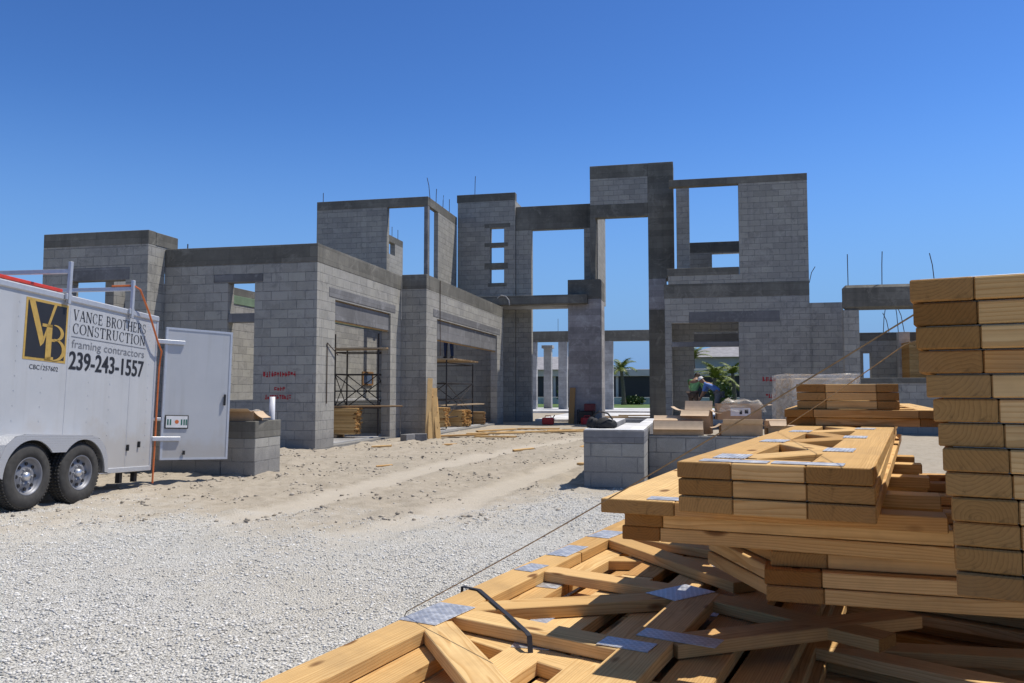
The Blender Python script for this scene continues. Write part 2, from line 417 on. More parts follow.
co = bpy.data.objects.new('camera', cam); COL.objects.link(co); scene.camera = co
co.location = (0, 0, 1.3); co.rotation_euler = (R(90) + math.atan(48.5/820), 0, R(12.426))
vs = scene.view_settings; vs.view_transform = 'Standard'; vs.look = 'None'; vs.gamma = 1; vs.use_curve_mapping = False; vs.exposure = 0.
scene.cycles.use_denoising = True; scene.cycles.max_bounces = 8

# ------------------------------------------------------------------ ground
TRACKS = [[(.2,27),(-1.0,20.5),(-1.84,16.5),(-2.46,11.7),(-2.62,8.6),(-2.9,6.6),(-3.4,4.6),(-4.2,2.0)],
          [(-1.6,27),(-2.6,23.5),(-3.4,20.2),(-4.15,15.5),(-4.35,12.0),(-4.3,9.4),(-4.6,7.4),(-5.4,6.4),(-7.2,5.2),(-10,4.)]]
def seg_dist(x, y, path):
    d = 1e9
    for (a, b) in zip(path, path[1:]):
        dx, dy = b[0]-a[0], b[1]-a[1]
        t = max(0, min(1, ((x-a[0])*dx + (y-a[1])*dy)/(dx*dx+dy*dy)))
        d = min(d, math.hypot(x-a[0]-t*dx, y-a[1]-t*dy))
    return d
def sstep(a, b, x):
    t = max(0., min(1., (x-a)/(b-a))); return t*t*(3-2*t)
def gravel_amount(x, y):
    yb = np.interp(x, [-12,-7,-5.5,-4.2,-3.0,-2.2,-1.6,0,4], [8.6,7.6,7.2,7.4,7.2,9.0,10.2,10.5,10.5])
    n = noise.noise(Vector((x*.7, y*.7, 3.))) * 1.3 + noise.noise(Vector((x*3, y*3, 7.)))*.8 + noise.noise(Vector((x*8, y*8, 9.)))*.5
    return 1 - sstep(-2.0, 1.7, y - yb + n*1.15)
def track_amount(x, y):
    t = 0.
    for p in TRACKS:
        d = seg_dist(x, y, p) + noise.noise(Vector((x*1.5, y*1.5, 5.)))*.12
        t = max(t, 1 - sstep(.14, .36, d))
    return t * sstep(4.5, 8.5, y)
def ground_z(x, y, ga=None, tr=None):
    if ga is None: ga = gravel_amount(x, y)
    if tr is None: tr = track_amount(x, y)
    near = max(0, 1 - max(0, math.hypot(x+3, y-9) - 14)/10)
    z = .035*noise.noise(Vector((x*.45, y*.45, 1.)))
    lump = noise.noise(Vector((x*2.2, y*2.2, 2.)))*.03 + noise.noise(Vector((x*4.5, y*4.5, 4.)))*.026 + noise.noise(Vector((x*9.5, y*9.5, 6.)))*.022
    z += 1.35*lump * (1-.68*ga) * (1-.75*tr) * near
    z -= .025*tr*near
    z += .05*math.exp(-(((x+7.0)/.9)**2 + ((y-7.1)/.7)**2))              # drift of stones at the trailer's front wheel
    z += .05*math.exp(-(((x+6.9)/1.6)**2 + ((y-11.6)/.5)**2))
    z += .05*math.exp(-(((x+8.2)/1.2)**2 + ((y-15.9)/.4)**2))
    if y > 16.6 and x < -7.9: z = min(z, -.01)
    return z
xs = np.unique(np.round(np.concatenate([[-900,-600,-400,-250,-160,-100,-70,-50,-40,-32,-26,-22,-19,-17,-15,-13.5], np.arange(-12.6,-9,.2), np.arange(-9,2.2,.065), np.arange(2.2,9,.3),
      [9.5,11,13,16,20,26,34,45,60,90,140,220,350,600,900]]), 3))
ys = np.unique(np.round(np.concatenate([[-400,-200,-100,-50,-25,-12,-6,-3,-1,0,.6,1.2,1.8], np.arange(2.2,14,.065), np.arange(14,20,.12), np.arange(20,33,.28),
      [34,36,38,41,44,48,52,56,58,60,63,67,72,80,90,105,130,170,230,320,450,700,1000,1500]]), 3))
nx, ny = len(xs), len(ys)
verts = []; A_g = []; A_t = []; A_s = []
for y in ys:
    for x in xs:
        if abs(x) < 30 and -5 < y < 45:
            ga, tr = gravel_amount(x, y), track_amount(x, y); z = ground_z(x, y, ga, tr); gs = 0.
        else:
            ga, tr, z = 0., 0., 0.; gs = 1. if (y > 57 or abs(x) > 40) else 0.
        verts.append((x, y, z)); A_g.append(ga); A_t.append(tr); A_s.append(gs)
faces = [(j*nx+i, j*nx+i+1, (j+1)*nx+i+1, (j+1)*nx+i) for j in range(ny-1) for i in range(nx-1)]
me = bpy.data.meshes.new('ground'); me.from_pydata(verts, [], faces)
for nm, arr in (('gravel', A_g), ('track', A_t), ('grass', A_s)):
    at = me.attributes.new(nm, 'FLOAT', 'POINT'); at.data.foreach_set('value', np.array(arr, dtype=np.float32))
me.materials.append(M['ground']); me.polygons.foreach_set('use_smooth', [True]*len(me.polygons))
go = bpy.data.objects.new('ground', me); COL.objects.link(go); tag(go, 'rutted beige sand and pale crushed stone of the building site', 'ground', kind='structure')

def scatter(name, label, n, size, density, mat, seed, rect):
    """loose stones as one mesh; density(x,y) 0..1"""
    r = np.random.default_rng(seed); rr = random.Random(seed)
    base = np.array([(1,0,0),(-1,0,0),(0,1,0),(0,-1,0),(0,0,1),(0,0,-1),(.6,.6,.6),(-.6,.6,.6),(.6,-.6,.6),(-.6,-.6,.6)], float)
    fc = np.array([(0,6,8),(0,2,6),(2,7,6),(2,1,7),(1,9,7),(1,3,9),(3,8,9),(3,0,8),(6,4,8),(6,7,4),(7,9,4),(9,8,4),(0,5,2),(2,5,1),(1,5,3),(3,5,0)])
    V = []; F = []; k = 0
    while k < n:
        y = rect[2] + (rect[3]-rect[2])*rr.random()**1.35; x = rect[0] + (rect[1]-rect[0])*rr.random()
        if rr.random() > density(x, y): continue
        s = size[0] + (size[1]-size[0])*rr.random()**2.2
        p = base * (1 + r.uniform(-.3, .3, (10,1))) * s * np.array([1, r.uniform(.6,1.), r.uniform(.45,.8)])
        a = rr.random()*6.28; c, sn = math.cos(a), math.sin(a)
        q = np.stack([p[:,0]*c - p[:,1]*sn, p[:,0]*sn + p[:,1]*c, p[:,2]], 1) + np.array([x, y, ground_z(x, y) + s*.15])
        V.append(q); F.append(fc + 10*k); k += 1
    V = np.concatenate(V); F = np.concatenate(F)
    me = bpy.data.meshes.new(name); me.vertices.add(len(V)); me.vertices.foreach_set('co', V.astype(np.float32).ravel())
    me.loops.add(F.size); me.loops.foreach_set('vertex_index', F.astype(np.int32).ravel())
    me.polygons.add(len(F)); me.polygons.foreach_set('loop_start', np.arange(0, F.size, 3, dtype=np.int32))
    me.update(calc_edges=True); me.validate(); me.materials.append(mat)
    o = bpy.data.objects.new(name, me); COL.objects.link(o)
    return tag(o, label, name.replace('_', ' '), kind='stuff')
def stone_mat():
    t = NT('loose_stone'); g = t.n('ShaderNodeNewGeometry')
    c = t.ramp(g.outputs['Random Per Island'], [(0., (.4,.385,.35)), (.25, (.59,.57,.53)), (.75, (.73,.71,.665)), (1., (.82,.805,.765))])
    t.set(Base_Color=c, Roughness=.9); return t.m
def clod_mat():
    t = NT('sand_clod'); g = t.n('ShaderNodeNewGeometry')
    c = t.ramp(g.outputs['Random Per Island'], [(0., (.29,.245,.19)), (.4, (.41,.36,.285)), (1., (.5,.44,.36))])
    t.set(Base_Color=c, Roughness=.95); return t.m
def vis(x, y):     # keep stones roughly inside what can be seen
    return -8.2 < x < 1.5 and (x + .95*y*.55 > -3.5 - .25*y)
scatter('gravel', 'pale grey crushed stone spread over the near ground', 80000, (.003, .0125), lambda x, y: gravel_amount(x, y)*(1-.75*track_amount(x, y))*(1. if vis(x, y) else 0.)*(.3 + .7*sstep(-.25, .15, noise.noise(Vector((x*.9, y*.9, 11.))))), stone_mat(), 3, (-8, 1.2, 2.6, 11.5))
scatter('sand_clods', 'small sand clods and stones churned up between the wheel tracks', 5200, (.004, .034), lambda x, y: (1-gravel_amount(x, y))*(1-.9*track_amount(x, y))*sstep(-.15, .35, noise.noise(Vector((x*1.3, y*1.3, 13.)))), clod_mat(), 5, (-8.6, 1.0, 7.0, 24))

# ------------------------------------------------------------------ the unfinished house
house = thing('unfinished_house', 'grey concrete block shell of a two storey house still without a roof', 'building', (-4, 28, 0))
HOUSE_INV = Matrix.Translation((4, -28, 0))
def hp(o): o.matrix_parent_inverse = HOUSE_INV; return o
def cells(a, b, holes, put):
    pa = sorted(set([a[0], a[1]] + [min(max(h[k], a[0]), a[1]) for h in holes for k in (0,1)]))
    pb = sorted(set([b[0], b[1]] + [min(max(h[k], b[0]), b[1]) for h in holes for k in (2,3)]))
    sol = {}
    for i in range(len(pa)-1):
        for j in range(len(pb)-1):
            ca, cb = (pa[i]+pa[i+1])/2, (pb[j]+pb[j+1])/2
            sol[(i,j)] = not any(h[0] < ca < h[1] and h[2] < cb < h[3] for h in holes)
    put(pa, pb, sol)
def wall(name, axis, a0, a1, p0, p1, z0, z1, holes=(), mat=None, parent=None):
    """axis 'x': runs along x from a0..a1, thickness y p0..p1.  axis 'y': runs along y."""
    mb = MB()
    def P(a, p, z): return (a, p, z) if axis == 'x' else (p, a, z)
    def quad(q):
        if axis == 'y': q = q[::-1]
        mb.add(q, [(0,1,2,3)])
    def put(pa, pb, sol):
        g = lambda i, j: sol.get((i,j), False)
        for (i, j), s_ in sol.items():
            if not s_: continue
            A0, A1, B0, B1 = pa[i], pa[i+1], pb[j], pb[j+1]
            quad([P(A0,p0,B0),P(A1,p0,B0),P(A1,p0,B1),P(A0,p0,B1)]); quad([P(A1,p1,B0),P(A0,p1,B0),P(A0,p1,B1),P(A1,p1,B1)])
            if not g(i-1,j): quad([P(A0,p1,B0),P(A0,p0,B0),P(A0,p0,B1),P(A0,p1,B1)])
            if not g(i+1,j): quad([P(A1,p0,B0),P(A1,p1,B0),P(A1,p1,B1),P(A1,p0,B1)])
            if not g(i,j+1): quad([P(A0,p0,B1),P(A1,p0,B1),P(A1,p1,B1),P(A0,p1,B1)])
            if not g(i,j-1): quad([P(A0,p1,B0),P(A1,p1,B0),P(A1,p0,B0),P(A0,p0,B0)])
    cells((a0, a1), (z0, z1), holes, put)
    return hp(mb.build(name, mat or M['block'], parent or house))
def bar(name, x0, x1, y0, y1, z0, z1, mat, c=.008, parent=None):
    o = MB().cbox(x0, x1, y0, y1, z0, z1, c).build(name, mat, parent or house)
    return hp(o)
B, C, Lm = M['block'], M['concrete'], M['lintel']
e = .003
# left block: wing with a window
wall('wall', 'x', -14.42, -11.71, 15.81, 16.06, -.1, 4.53, [(-13.68,-12.26,2.3,3.74),(-13.68,-12.26,3.74,4.03)])
bar('lintel', -13.78, -12.16, 15.805, 16.064, 3.742, 4.028, Lm)
bar('tie_beam', -14.424, -11.706, 15.806, 16.065, 4.532, 4.84, C)
wall('wall', 'y', 16.065, 18.6, -14.42, -14.17, -.1, 4.53, [(16.5,17.85,2.6,4.06)])
wall('wall', 'x', -14.165, -11.97, 18.35, 18.6, -.1, 4.0)
bar('tie_beam', -14.424, -14.166, 16.067, 18.6, 4.532, 4.84, C)
wall('wall', 'y', 16.065, 31.0, -11.96, -11.71, -.1, 3.55)
wall('wall', 'y', 16.065, 16.40, -11.96, -11.711, 3.553, 4.53); wall('wall', 'y', 16.401, 16.85, -11.96, -11.711, 3.995, 4.53)
bar('tie_beam', -11.964, -11.7, 16.067, 16.86, 4.532, 4.83, C)
bar('tie_beam', -11.955, -11.715, 16.87, 30.9, 3.78, 3.99, C)
bar('form_board', -11.955, -11.69, 16.87, 30.9, 3.552, 3.778, M['green_form'])
# garage front
wall('wall', 'x', -11.705, -7.95, 16.40, 16.65, -.1, 4.09, [(-10.1,-9.44,1.08,3.69),(-10.46,-9.24,3.69,3.87)])
bar('lintel', -10.45, -9.25, 16.396, 16.654, 3.692, 3.868, Lm)
bar('lintel', -10.098, -9.442, 16.42, 16.63, 2.8, 3.0, Lm)
bar('tie_beam', -11.70, -7.946, 16.396, 16.655, 4.092, 4.5, C)
# garage right wall with the wide opening
wall('wall', 'y', 16.655, 21.68, -8.2, -7.95, -.1, 4.09, [(17.33,20.85,.05,3.36),(17.0,21.2,3.40,3.62)])
bar('lintel', -8.203, -7.94, 17.003, 21.197, 3.402, 3.618, Lm)
bar('tie_beam', -8.204, -7.946, 16.657, 21.69, 4.092, 4.5, C)
def formed_beam(x, y0, y1, z0, z1):
    bar('formed_beam', x-.2, x-.05, y0, y1, z0+.021, z1-.021, M['lintel'])
    for (a, b) in ((z0, z0+.02), (z1-.02, z1)):
        o = MB().cbox(-(y1-y0)/2, (y1-y0)/2, -.05, .05, -.0095, .0095, .001).build('form_board', M['form'], house)
        hp(o); o.location = (x-.12, (y0+y1)/2, (a+b)/2); o.rotation_euler = (0, 0, R(90))
formed_beam(-7.95, 17.335, 20.845, 2.88, 3.355)
# second garage bay
wall('wall', 'x', -7.946, -7.22, 21.69, 21.94, -.1, 4.12)
bar('tie_beam', -7.942, -7.216, 21.686, 21.945, 4.122, 4.53, C)
wall('wall', 'y', 21.945, 31.17, -7.47, -7.22, -.1, 4.12, [(22.68,30.15,.05,3.36),(22.3,30.6,3.40,3.62)])
bar('lintel', -7.473, -7.21, 22.303, 30.597, 3.402, 3.618, Lm)
bar('tie_beam', -7.474, -7.216, 21.947, 31.17, 4.122, 4.53, C)
formed_beam(-7.22, 22.685, 30.145, 2.75, 3.355)
wall('wall', 'x', -11.705, -7.48, 30.95, 31.17, -.1, 4.1)
wall('wall', 'x', -11.7, -8.21, 22.2, 22.4, -.1, .9)
bar('floor_slab', -11.7, -8.21, 16.66, 22.19, -.2, .07, M['concrete_pale'], .01)
bar('floor_slab', -11.7, -7.475, 22.41, 30.94, -.2, .07, M['concrete_pale'], .01)
fw = wall('window_frame', 'y', 27.85, 28.85, -11.712, -11.66, 1.47, 1.97, [(27.93,28.77,1.53,1.91)], M['form'])
g_ = MB().box(-11.705, -11.69, 27.93, 28.77, 1.53, 1.91).build('window_pane', simple('blue_glazing', (.12,.16,.24), .2), fw); g_.parent = fw; g_.matrix_parent_inverse = Matrix.Identity(4)
bar('window_sill', -11.709, -11.64, 24.4, 30.6, .92, 1.0, M['concrete_pale'])
# upper storey over the garage
wall('wall', 'x', -14.16, -11.28, 29.1, 29.35, 4.2, 8.24)
bar('tie_beam', -14.164, -9.646, 29.096, 29.354, 8.243, 8.58, C)
bar('column', -9.80, -9.652, 29.1, 29.34, 4.4, 8.24, Lm)
wall('wall', 'y', 30.37, 32.98, -9.82, -9.65, 3.9, 8.24)
bar('tie_beam', -9.824, -9.646, 29.356, 32.98, 8.243, 8.58, C)
wall('wall', 'y', 29.36, 38.05, -14.15, -13.9, 4.2, 8.3, [(35.9,36.95,7.72,8.3)])
bar('tie_beam', -14.153, -13.897, 29.36, 38.05, 8.303, 8.62, C)
# stair tower with three small openings
wall('wall', 'x', -9.62, -7.14, 33.0, 33.3, -.1, 9.2, [(-8.21,-7.61,7.44,8.07),(-8.21,-7.61,6.59,7.27),(-8.21,-7.61,5.75,6.34),
     (-8.45,-7.35,8.073,8.25),(-8.45,-7.45,7.272,7.438),(-8.45,-7.45,6.342,6.588)])
bar('lintel', -8.448, -7.352, 32.997, 33.303, 8.075, 8.248, C); bar('lintel', -8.448, -7.452, 32.997, 33.303, 7.274, 7.436, C)
bar('lintel', -8.448, -7.452, 32.997, 33.303, 6.344, 6.586, C); bar('window_sill', -8.3, -7.5, 32.99, 33.31, 5.6, 5.747, C)
bar('tie_beam', -9.66, -7.136, 32.996, 33.304, 9.203, 9.53, C)
wall('wall', 'y', 33.31, 36.5, -9.62, -9.37, -.1, 9.2)
wall('wall', 'y', 33.31, 36.5, -7.39, -7.14, 4.6, 9.2)
# entry wall with the tall void
wall('wall', 'x', -7.13, -6.47, 33.12, 33.4, -.1, 7.93); wall('wall', 'x', -4.28, -3.9, 33.12, 33.4, 5.6, 7.93)
bar('tie_beam', -7.13, -3.9, 33.115, 33.405, 7.933, 8.93, C)
# tall entrance frame
wall('wall', 'x', -3.89, -1.634, 32.0, 32.36, 8.60, 9.64)
bar('lintel', -3.885, -1.634, 32.0-e, 32.36+e, 8.09, 8.597, C)
bar('tie_beam', -3.894, -1.634, 32.0-e, 32.36+e, 9.643, 10.16, C)
bar('column', -1.63, -.965, 32.0, 32.98, -.1, 4.4, C); bar('column', -1.63, -.965, 32.0, 32.98, 4.4, 5.6, M['column']); bar('column', -1.63, -.65, 32.0, 32.98, 5.6, 10.165, C)
wall('wall', 'y', 32.37, 35.3, -3.89, -3.63, 4.9, 8.6); bar('tie_beam', -3.894, -3.627, 32.37, 35.3, 8.602, 9.1, C)
bar('column', -3.89, -3.68, 32.0, 32.36, 5.5, 8.085, C)
# free standing entry pier
bar('column', -4.73, -3.46, 31.62, 33.1, -.1, 4.84, M['column']); bar('tie_beam', -4.735, -3.455, 31.61, 33.105, 4.843, 5.6, C)
# entry canopy
bar('canopy', -8.4, -3.93, 31.2, 31.59, 4.63, 4.98, C); bar('canopy', -8.4, -4.745, 31.595, 32.95, 4.6, 4.9, M['concrete_pale'])
# right wing
wall('wall', 'x', -.93, 3.87, 29.0, 29.28, -.1, 4.5, [(-.70,1.56,.1,3.62),(-.1,2.9,3.62,4.0)])
bar('lintel', -.098, 2.898, 28.996, 29.284, 3.622, 3.998, Lm); bar('lintel', -.698, 1.558, 29.0, 29.28, 2.79, 2.96, Lm)
bar('tie_beam', -.95, 3.875, 28.995, 29.285, 4.503, 4.98, C)
wall('wall', 'x', -.80, 3.87, 29.0, 29.28, 4.983, 8.45, [(-.80,1.62,5.27,8.5)])
bar('window_sill', -.84, 1.60, 28.99, 29.29, 5.273, 5.53, C)
bar('tie_beam', -.74, 3.875, 28.995, 29.285, 8.42, 8.67, C)
wall('wall', 'y', 29.29, 36.0, 3.62, 3.87, -.1, 8.45); bar('tie_beam', 3.617, 3.875, 29.29, 36.0, 8.453, 8.67, C)
wall('wall', 'x', -.53, -.05, 31.0, 32.4, 3.9, 9.1)
wall('wall', 'x', -.56, 3.6, 36.0, 36.25, 3.9, 7.2, [(.87,2.4,5.6,7.15)]); bar('tie_beam', -.56, 3.6, 35.995, 36.255, 7.203, 7.66, C)
wall('wall', 'x', -.955, 3.6, 33.0, 33.25, -.1, 4.6, [(.06,1.9,.1,3.6)]); bar('lintel', .062, 1.898, 32.997, 33.253, 3.0, 3.5, Lm)
bar('floor_slab', -.9, 3.6, 29.29, 43.9, -.2, .28, M['deck'], .01); bar('floor_slab', -6.4, -1.45, 33.45, 43.9, -.2, .1, M['deck'], .01)
# low link wall and the far right wing
wall('wall', 'x', 3.88, 4.95, 29.1, 29.35, -.1, 4.24)
wall('wall', 'x', 4.43, 8.4, 26.0, 26.3, -.1, 3.69, [(4.86,7.2,1.66,3.69)]); bar('window_sill', 4.86, 7.2, 25.98, 26.32, 1.5, 1.657, C)
bar('tie_beam', 4.43, 8.405, 25.995, 26.305, 3.692, 4.44, C, .09)
wall('wall', 'y', 26.31, 31.0, 8.15, 8.4, -.1, 3.69)
wall('wall', 'x', 5.0, 8.4, 31.0, 31.25, -.1, 3.04, [(5.9,6.15,.1,2.6)]); bar('tie_beam', 5.0, 8.4, 30.995, 31.255, 3.043, 3.33, C)
bar('column', 6.95, 7.3, 30.4, 30.75, -.1, 3.3, M['concrete_pale'])
# rear portico
bar('floor_slab', -13, 5, 46, 54, -.3, .13, M['deck'], .02); bar('floor_slab', -12.9, 4.9, 44.0, 45.9, -.3, -.03, M['deck'], .02)
bar('tie_beam', -12, 4.5, 49.8, 50.3, 4.27, 4.92, C)
for x in (-9.7, -7.8): bar('column', x-.26, x+.26, 49.8, 50.3, .13, 4.265, M['concrete_pale'])
bar('column', -9.3+.02, -8.8, 51.5, 52.0, .13, 3.95, M['concrete_pale']); bar('column', -9.4, -8.7, 51.4, 52.1, 3.953, 4.15, M['concrete_pale'])
for x in (-4.98, 3.8): bar('column', x-.26, x+.26, 49.8, 50.3, .13, 4.265, M['concrete_pale'])
# bent starter bars standing out of the beams
for (x, y, z, h, lx) in ((-9.62,29.25,8.58,.75,-.12),(-9.75,30.4,8.58,.6,.02),(-9.75,31.3,8.58,.55,.03),(-9.75,32.2,8.58,.6,0),(-8.9,33.1,9.53,.8,.02),(-14.0,29.3,8.58,.4,0),
      (-14.0,35.9,8.62,.5,0),(-14.0,36.8,8.62,.5,0),(-14.0,37.6,8.62,.5,0),(4.6,26.15,4.44,.95,0),(5.55,26.15,4.44,1.0,.03),(7.0,26.15,4.44,.9,-.12),
      (3.9,29.2,4.98,.5,.2),(6.6,31.1,3.33,.9,.1),(6.8,31.1,3.33,.7,-.2),(7.1,31.1,3.33,1.1,-.1),(7.3,31.1,3.33,1.0,-.25),(-11.2,16.5,4.5,.12,0),(-8.1,50,4.9,.8,0)):
    hp(MB().tube([(x,y,z-.05),(x+lx*.4,y,z+h*.6),(x+lx,y,z+h)], .013, 6).build('rebar', M['rebar'], house))
hp(MB().tube([(-7.45,31.15,4.9),(-7.3,31.1,5.0),(-7.1,31.1,4.95),(-6.98,31.1,4.8),(-6.95,31.1,4.6)], .025, 8).build('bent_strip', M['concrete_pale'], house))
# guide wire / conduit on the garage face
hp(MB().tube([(-7.93,16.9,1.0),(-7.93,16.9,2.35),(-7.9,17.4,2.1)], .012, 6).build('conduit', M['rebar'], house))
hp(MB().tube([(-7.2,22.9,4.5),(-7.2,22.9,3.5),(-7.19,22.9,2.3)], .012, 6).build('conduit', M['rebar'], house))
# red stencilled marks on the blocks (too worn to read)
def marks(x0, x1, y, z0, z1, n, seed):
    r = random.Random(seed); mb = MB(); w_ = (x1-x0)/n
    for k in range(n):
        a = x0 + k*w_; h = z1-z0; i_ = 0
        for _ in range(3):
            t = r.random(); dy = y - .0015*i_ ; i_ += 1
            if t < .5:
                xx = a + r.random()*w_*.6; mb.box(xx, xx+w_*.24, dy-.001, dy, z0+r.random()*h*.15, z1-r.random()*h*.15)
            else:
                zz = z0 + r.random()*h*.75; mb.box(a+w_*.08, a+w_*.86, dy-.001, dy, zz, zz+h*.22)
    hp(mb.build('spray_marking', M['redpaint'], house))
marks(-9.2, -8.42, 16.396, 1.58, 1.71, 12, 1); marks(-8.93, -8.66, 16.396, 1.28, 1.37, 4, 2); marks(-9.15, -8.52, 16.396, 1.09, 1.2, 11, 3)
marks(2.3, 2.75, 28.996, 1.58, 1.76, 4, 4); marks(2.4, 2.75, 28.996, 1.02, 1.18, 4, 5)

# ------------------------------------------------------------------ low driveway walls
def block_pier(name, label, parts, caps):
    t = thing(name, label, 'low wall', (parts[0][0], parts[0][2], 0))
    inv = Matrix.Translation((-parts[0][0], -parts[0][2], 0))
    for (x0,x1,y0,y1,z1) in parts:
        o = MB().cbox(x0, x1, y0, y1, -.1, z1, .006).build('wall', M['block'], t); o.matrix_parent_inverse = inv
    for (x0,x1,y0,y1,z0,z1,m) in caps:
        o = MB().cbox(x0, x1, y0, y1, z0, z1, .008).build('cap', M[m], t); o.matrix_parent_inverse = inv
    return t
block_pier('driveway_wall', 'low grey block wall behind the open trailer door, with a box on its end', [(-6.99,-6.43,11.25,12.03,.57),(-10.6,-6.995,11.25,11.6,.57)],
           [(-6.995,-6.425,11.245,12.035,.573,.83,'concrete'),(-10.6,-7.0,11.245,11.605,.573,.83,'concrete')])
block_pier('driveway_wall', 'low grey block wall with pale flat top beside the lumber, carrying a black bag', [(-1.42,-.63,10.85,11.05,.60),(-1.42,-1.22,11.052,15.2,.60),(-.83,-.63,11.052,15.2,.60),(-1.42,-.63,15.202,15.4,.60),(-.62,2.2,11.8,12.15,.66)],
           [(-1.425,-.625,10.845,11.055,.603,.77,'lintel'),(-1.425,-1.215,11.057,15.2,.603,.77,'lintel'),(-.835,-.625,11.057,15.2,.603,.77,'lintel'),(-1.425,-.625,15.205,15.4,.603,.77,'lintel'),
            (-1.415,-.64,10.855,11.06,.772,.784,'deck'),(-1.415,-1.22,11.063,15.18,.772,.784,'deck'),(-.83,-.64,11.063,15.18,.772,.784,'deck'),(-1.21,-.84,11.063,15.18,.3,.70,'deck')])

# ------------------------------------------------------------------ lettering
def text_mesh(body, height, width, bold=0.):
    cu = bpy.data.curves.new('lettering', 'FONT'); cu.body = body; cu.size = 1.; cu.offset = bold
    o = bpy.data.objects.new('lettering', cu); COL.objects.link(o)
    dg = bpy.context.evaluated_depsgraph_get(); me = bpy.data.meshes.new_from_object(o.evaluated_get(dg))
    bpy.data.objects.remove(o); bpy.data.curves.remove(cu)
    c = np.array([v.co[:2] for v in me.vertices]); mn, mx = c.min(0), c.max(0)
    pts = [((p[0]-mn[0])/(mx[0]-mn[0])*width, (p[1]-mn[1])/(mx[1]-mn[1])*height) for p in c]
    fs = [tuple(p.vertices) for p in me.polygons]; bpy.data.meshes.remove(me)
    return pts, fs
SERIF = {  # strokes on a 1 x 1 cell: (x0,y0,x1,y1,weight); arcs ('a',cx,cy,rx,ry,deg0,deg1,weight)
 'V': (.95, [(.12,1,.47,0,.17),(.47,0,.84,1,.07),(0,.975,.3,.975,.05),(.68,.975,1,.975,.05)]),
 'A': (.95, [(.1,0,.5,1,.07),(.5,1,.88,0,.17),(.25,.33,.72,.33,.06),(0,.025,.24,.025,.05),(.72,.025,1,.025,.05)]),
 'N': (1.0, [(.15,0,.15,1,.07),(.15,1,.84,0,.17),(.84,0,.84,1,.07),(0,.975,.25,.975,.05),(.7,.975,1,.975,.05),(.02,.025,.3,.025,.05)]),
 'C': (.9, [('a',.55,.5,.43,.47,50,310,.15),(.84,.68,.84,.95,.07),(.82,.1,.86,.28,.06)]),
 'E': (.8, [(.22,0,.22,1,.17),(.05,.97,.9,.97,.06),(.05,.03,.93,.03,.06),(.22,.52,.68,.52,.06),(.88,.75,.88,1,.06),(.91,0,.91,.26,.06),(.68,.4,.68,.64,.05)]),
 'B': (.85, [(.22,0,.22,1,.17),(.05,.97,.5,.97,.06),(.05,.03,.5,.03,.06),(.22,.52,.5,.52,.06),('a',.48,.745,.3,.225,-90,90,.15),('a',.5,.275,.36,.245,-90,90,.16)]),
 'R': (.92, [(.22,0,.22,1,.17),(.05,.97,.5,.97,.06),(.22,.5,.5,.5,.06),('a',.48,.735,.3,.235,-90,90,.15),(.48,.5,.86,.02,.16),(.05,.025,.4,.025,.05),(.75,.025,.98,.025,.05)]),
 'O': (1.0, [('a',.5,.5,.43,.47,0,360,.15)]),
 'T': (.88, [(.5,0,.5,1,.17),(.04,.97,.96,.97,.06),(.06,.74,.06,1,.06),(.94,.74,.94,1,.06),(.3,.025,.7,.025,.05)]),
 'H': (1.0, [(.2,0,.2,1,.17),(.8,0,.8,1,.17),(.2,.51,.8,.51,.06),(.03,.975,.37,.975,.05),(.03,.025,.37,.025,.05),(.63,.975,.97,.975,.05),(.63,.025,.97,.025,.05)]),
 'S': (.75, [('a',.48,.73,.32,.24,30,270,.13),('a',.5,.26,.36,.24,-150,90,.14),(.8,.72,.8,.97,.06),(.14,.03,.14,.28,.06)]),
 'U': (1.0, [(.2,.3,.2,1,.16),('a',.5,.3,.3,.27,180,360,.11),(.8,.3,.8,1,.08),(.03,.975,.37,.975,.05),(.65,.975,.97,.975,.05)]),
 'I': (.45, [(.5,0,.5,1,.34),(.1,.975,.9,.975,.05),(.1,.025,.9,.025,.05)]), ' ': (.45, [])}
def serif_mesh(body, height, width):
    adv = [SERIF[c][0] for c in body]; gap = .1; tot = sum(adv) + gap*(len(adv)-1)
    sx, sy = width/tot, height; pts = []; fs = []; x = 0
    def quad(q):
        n = len(pts); pts.extend(q); fs.append((n, n+1, n+2, n+3))
    for c, a in zip(body, adv):
        for st in SERIF[c][1]:
            if st[0] == 'a':
                _, cx, cy, rx, ry, d0, d1, wt_ = st; N = 16; prev = None
                for k in range(N+1):
                    th = R(d0 + (d1-d0)*k/N); wl = wt_*(.35 + .65*abs(math.cos(th)))/2
                    i_ = (x + a*(cx + (rx-wl)*math.cos(th)), cy + (ry-wl*.6)*math.sin(th)); o_ = (x + a*(cx + (rx+wl)*math.cos(th)), cy + (ry+wl*.6)*math.sin(th))
                    if prev: quad([(prev[0][0]*sx,prev[0][1]*sy),(prev[1][0]*sx,prev[1][1]*sy),(o_[0]*sx,o_[1]*sy),(i_[0]*sx,i_[1]*sy)])
                    prev = (i_, o_)
            else:
                x0, y0, x1, y1, wt_ = st
                if abs(y1-y0) > abs(x1-x0)*.6: dx, dy = wt_/2, 0
                else: dx, dy = 0, wt_/2
                q = [(x0-dx,y0-dy),(x0+dx,y0+dy),(x1+dx,y1+dy),(x1-dx,y1-dy)]
                quad([((x+a*p[0])*sx, p[1]*sy) for p in q])
        x += a + gap
    return pts, fs
def flat(name, pf, mat, parent, frame, lift):
    """flat lettering of small real thickness laid on a panel; frame(u, v, w) -> local point, w outwards"""
    pts, fs = pf; mb = MB(); n = len(pts)
    mb.add([frame(p[0], p[1], lift) for p in pts], fs)
    return mb.build(name, mat, parent)

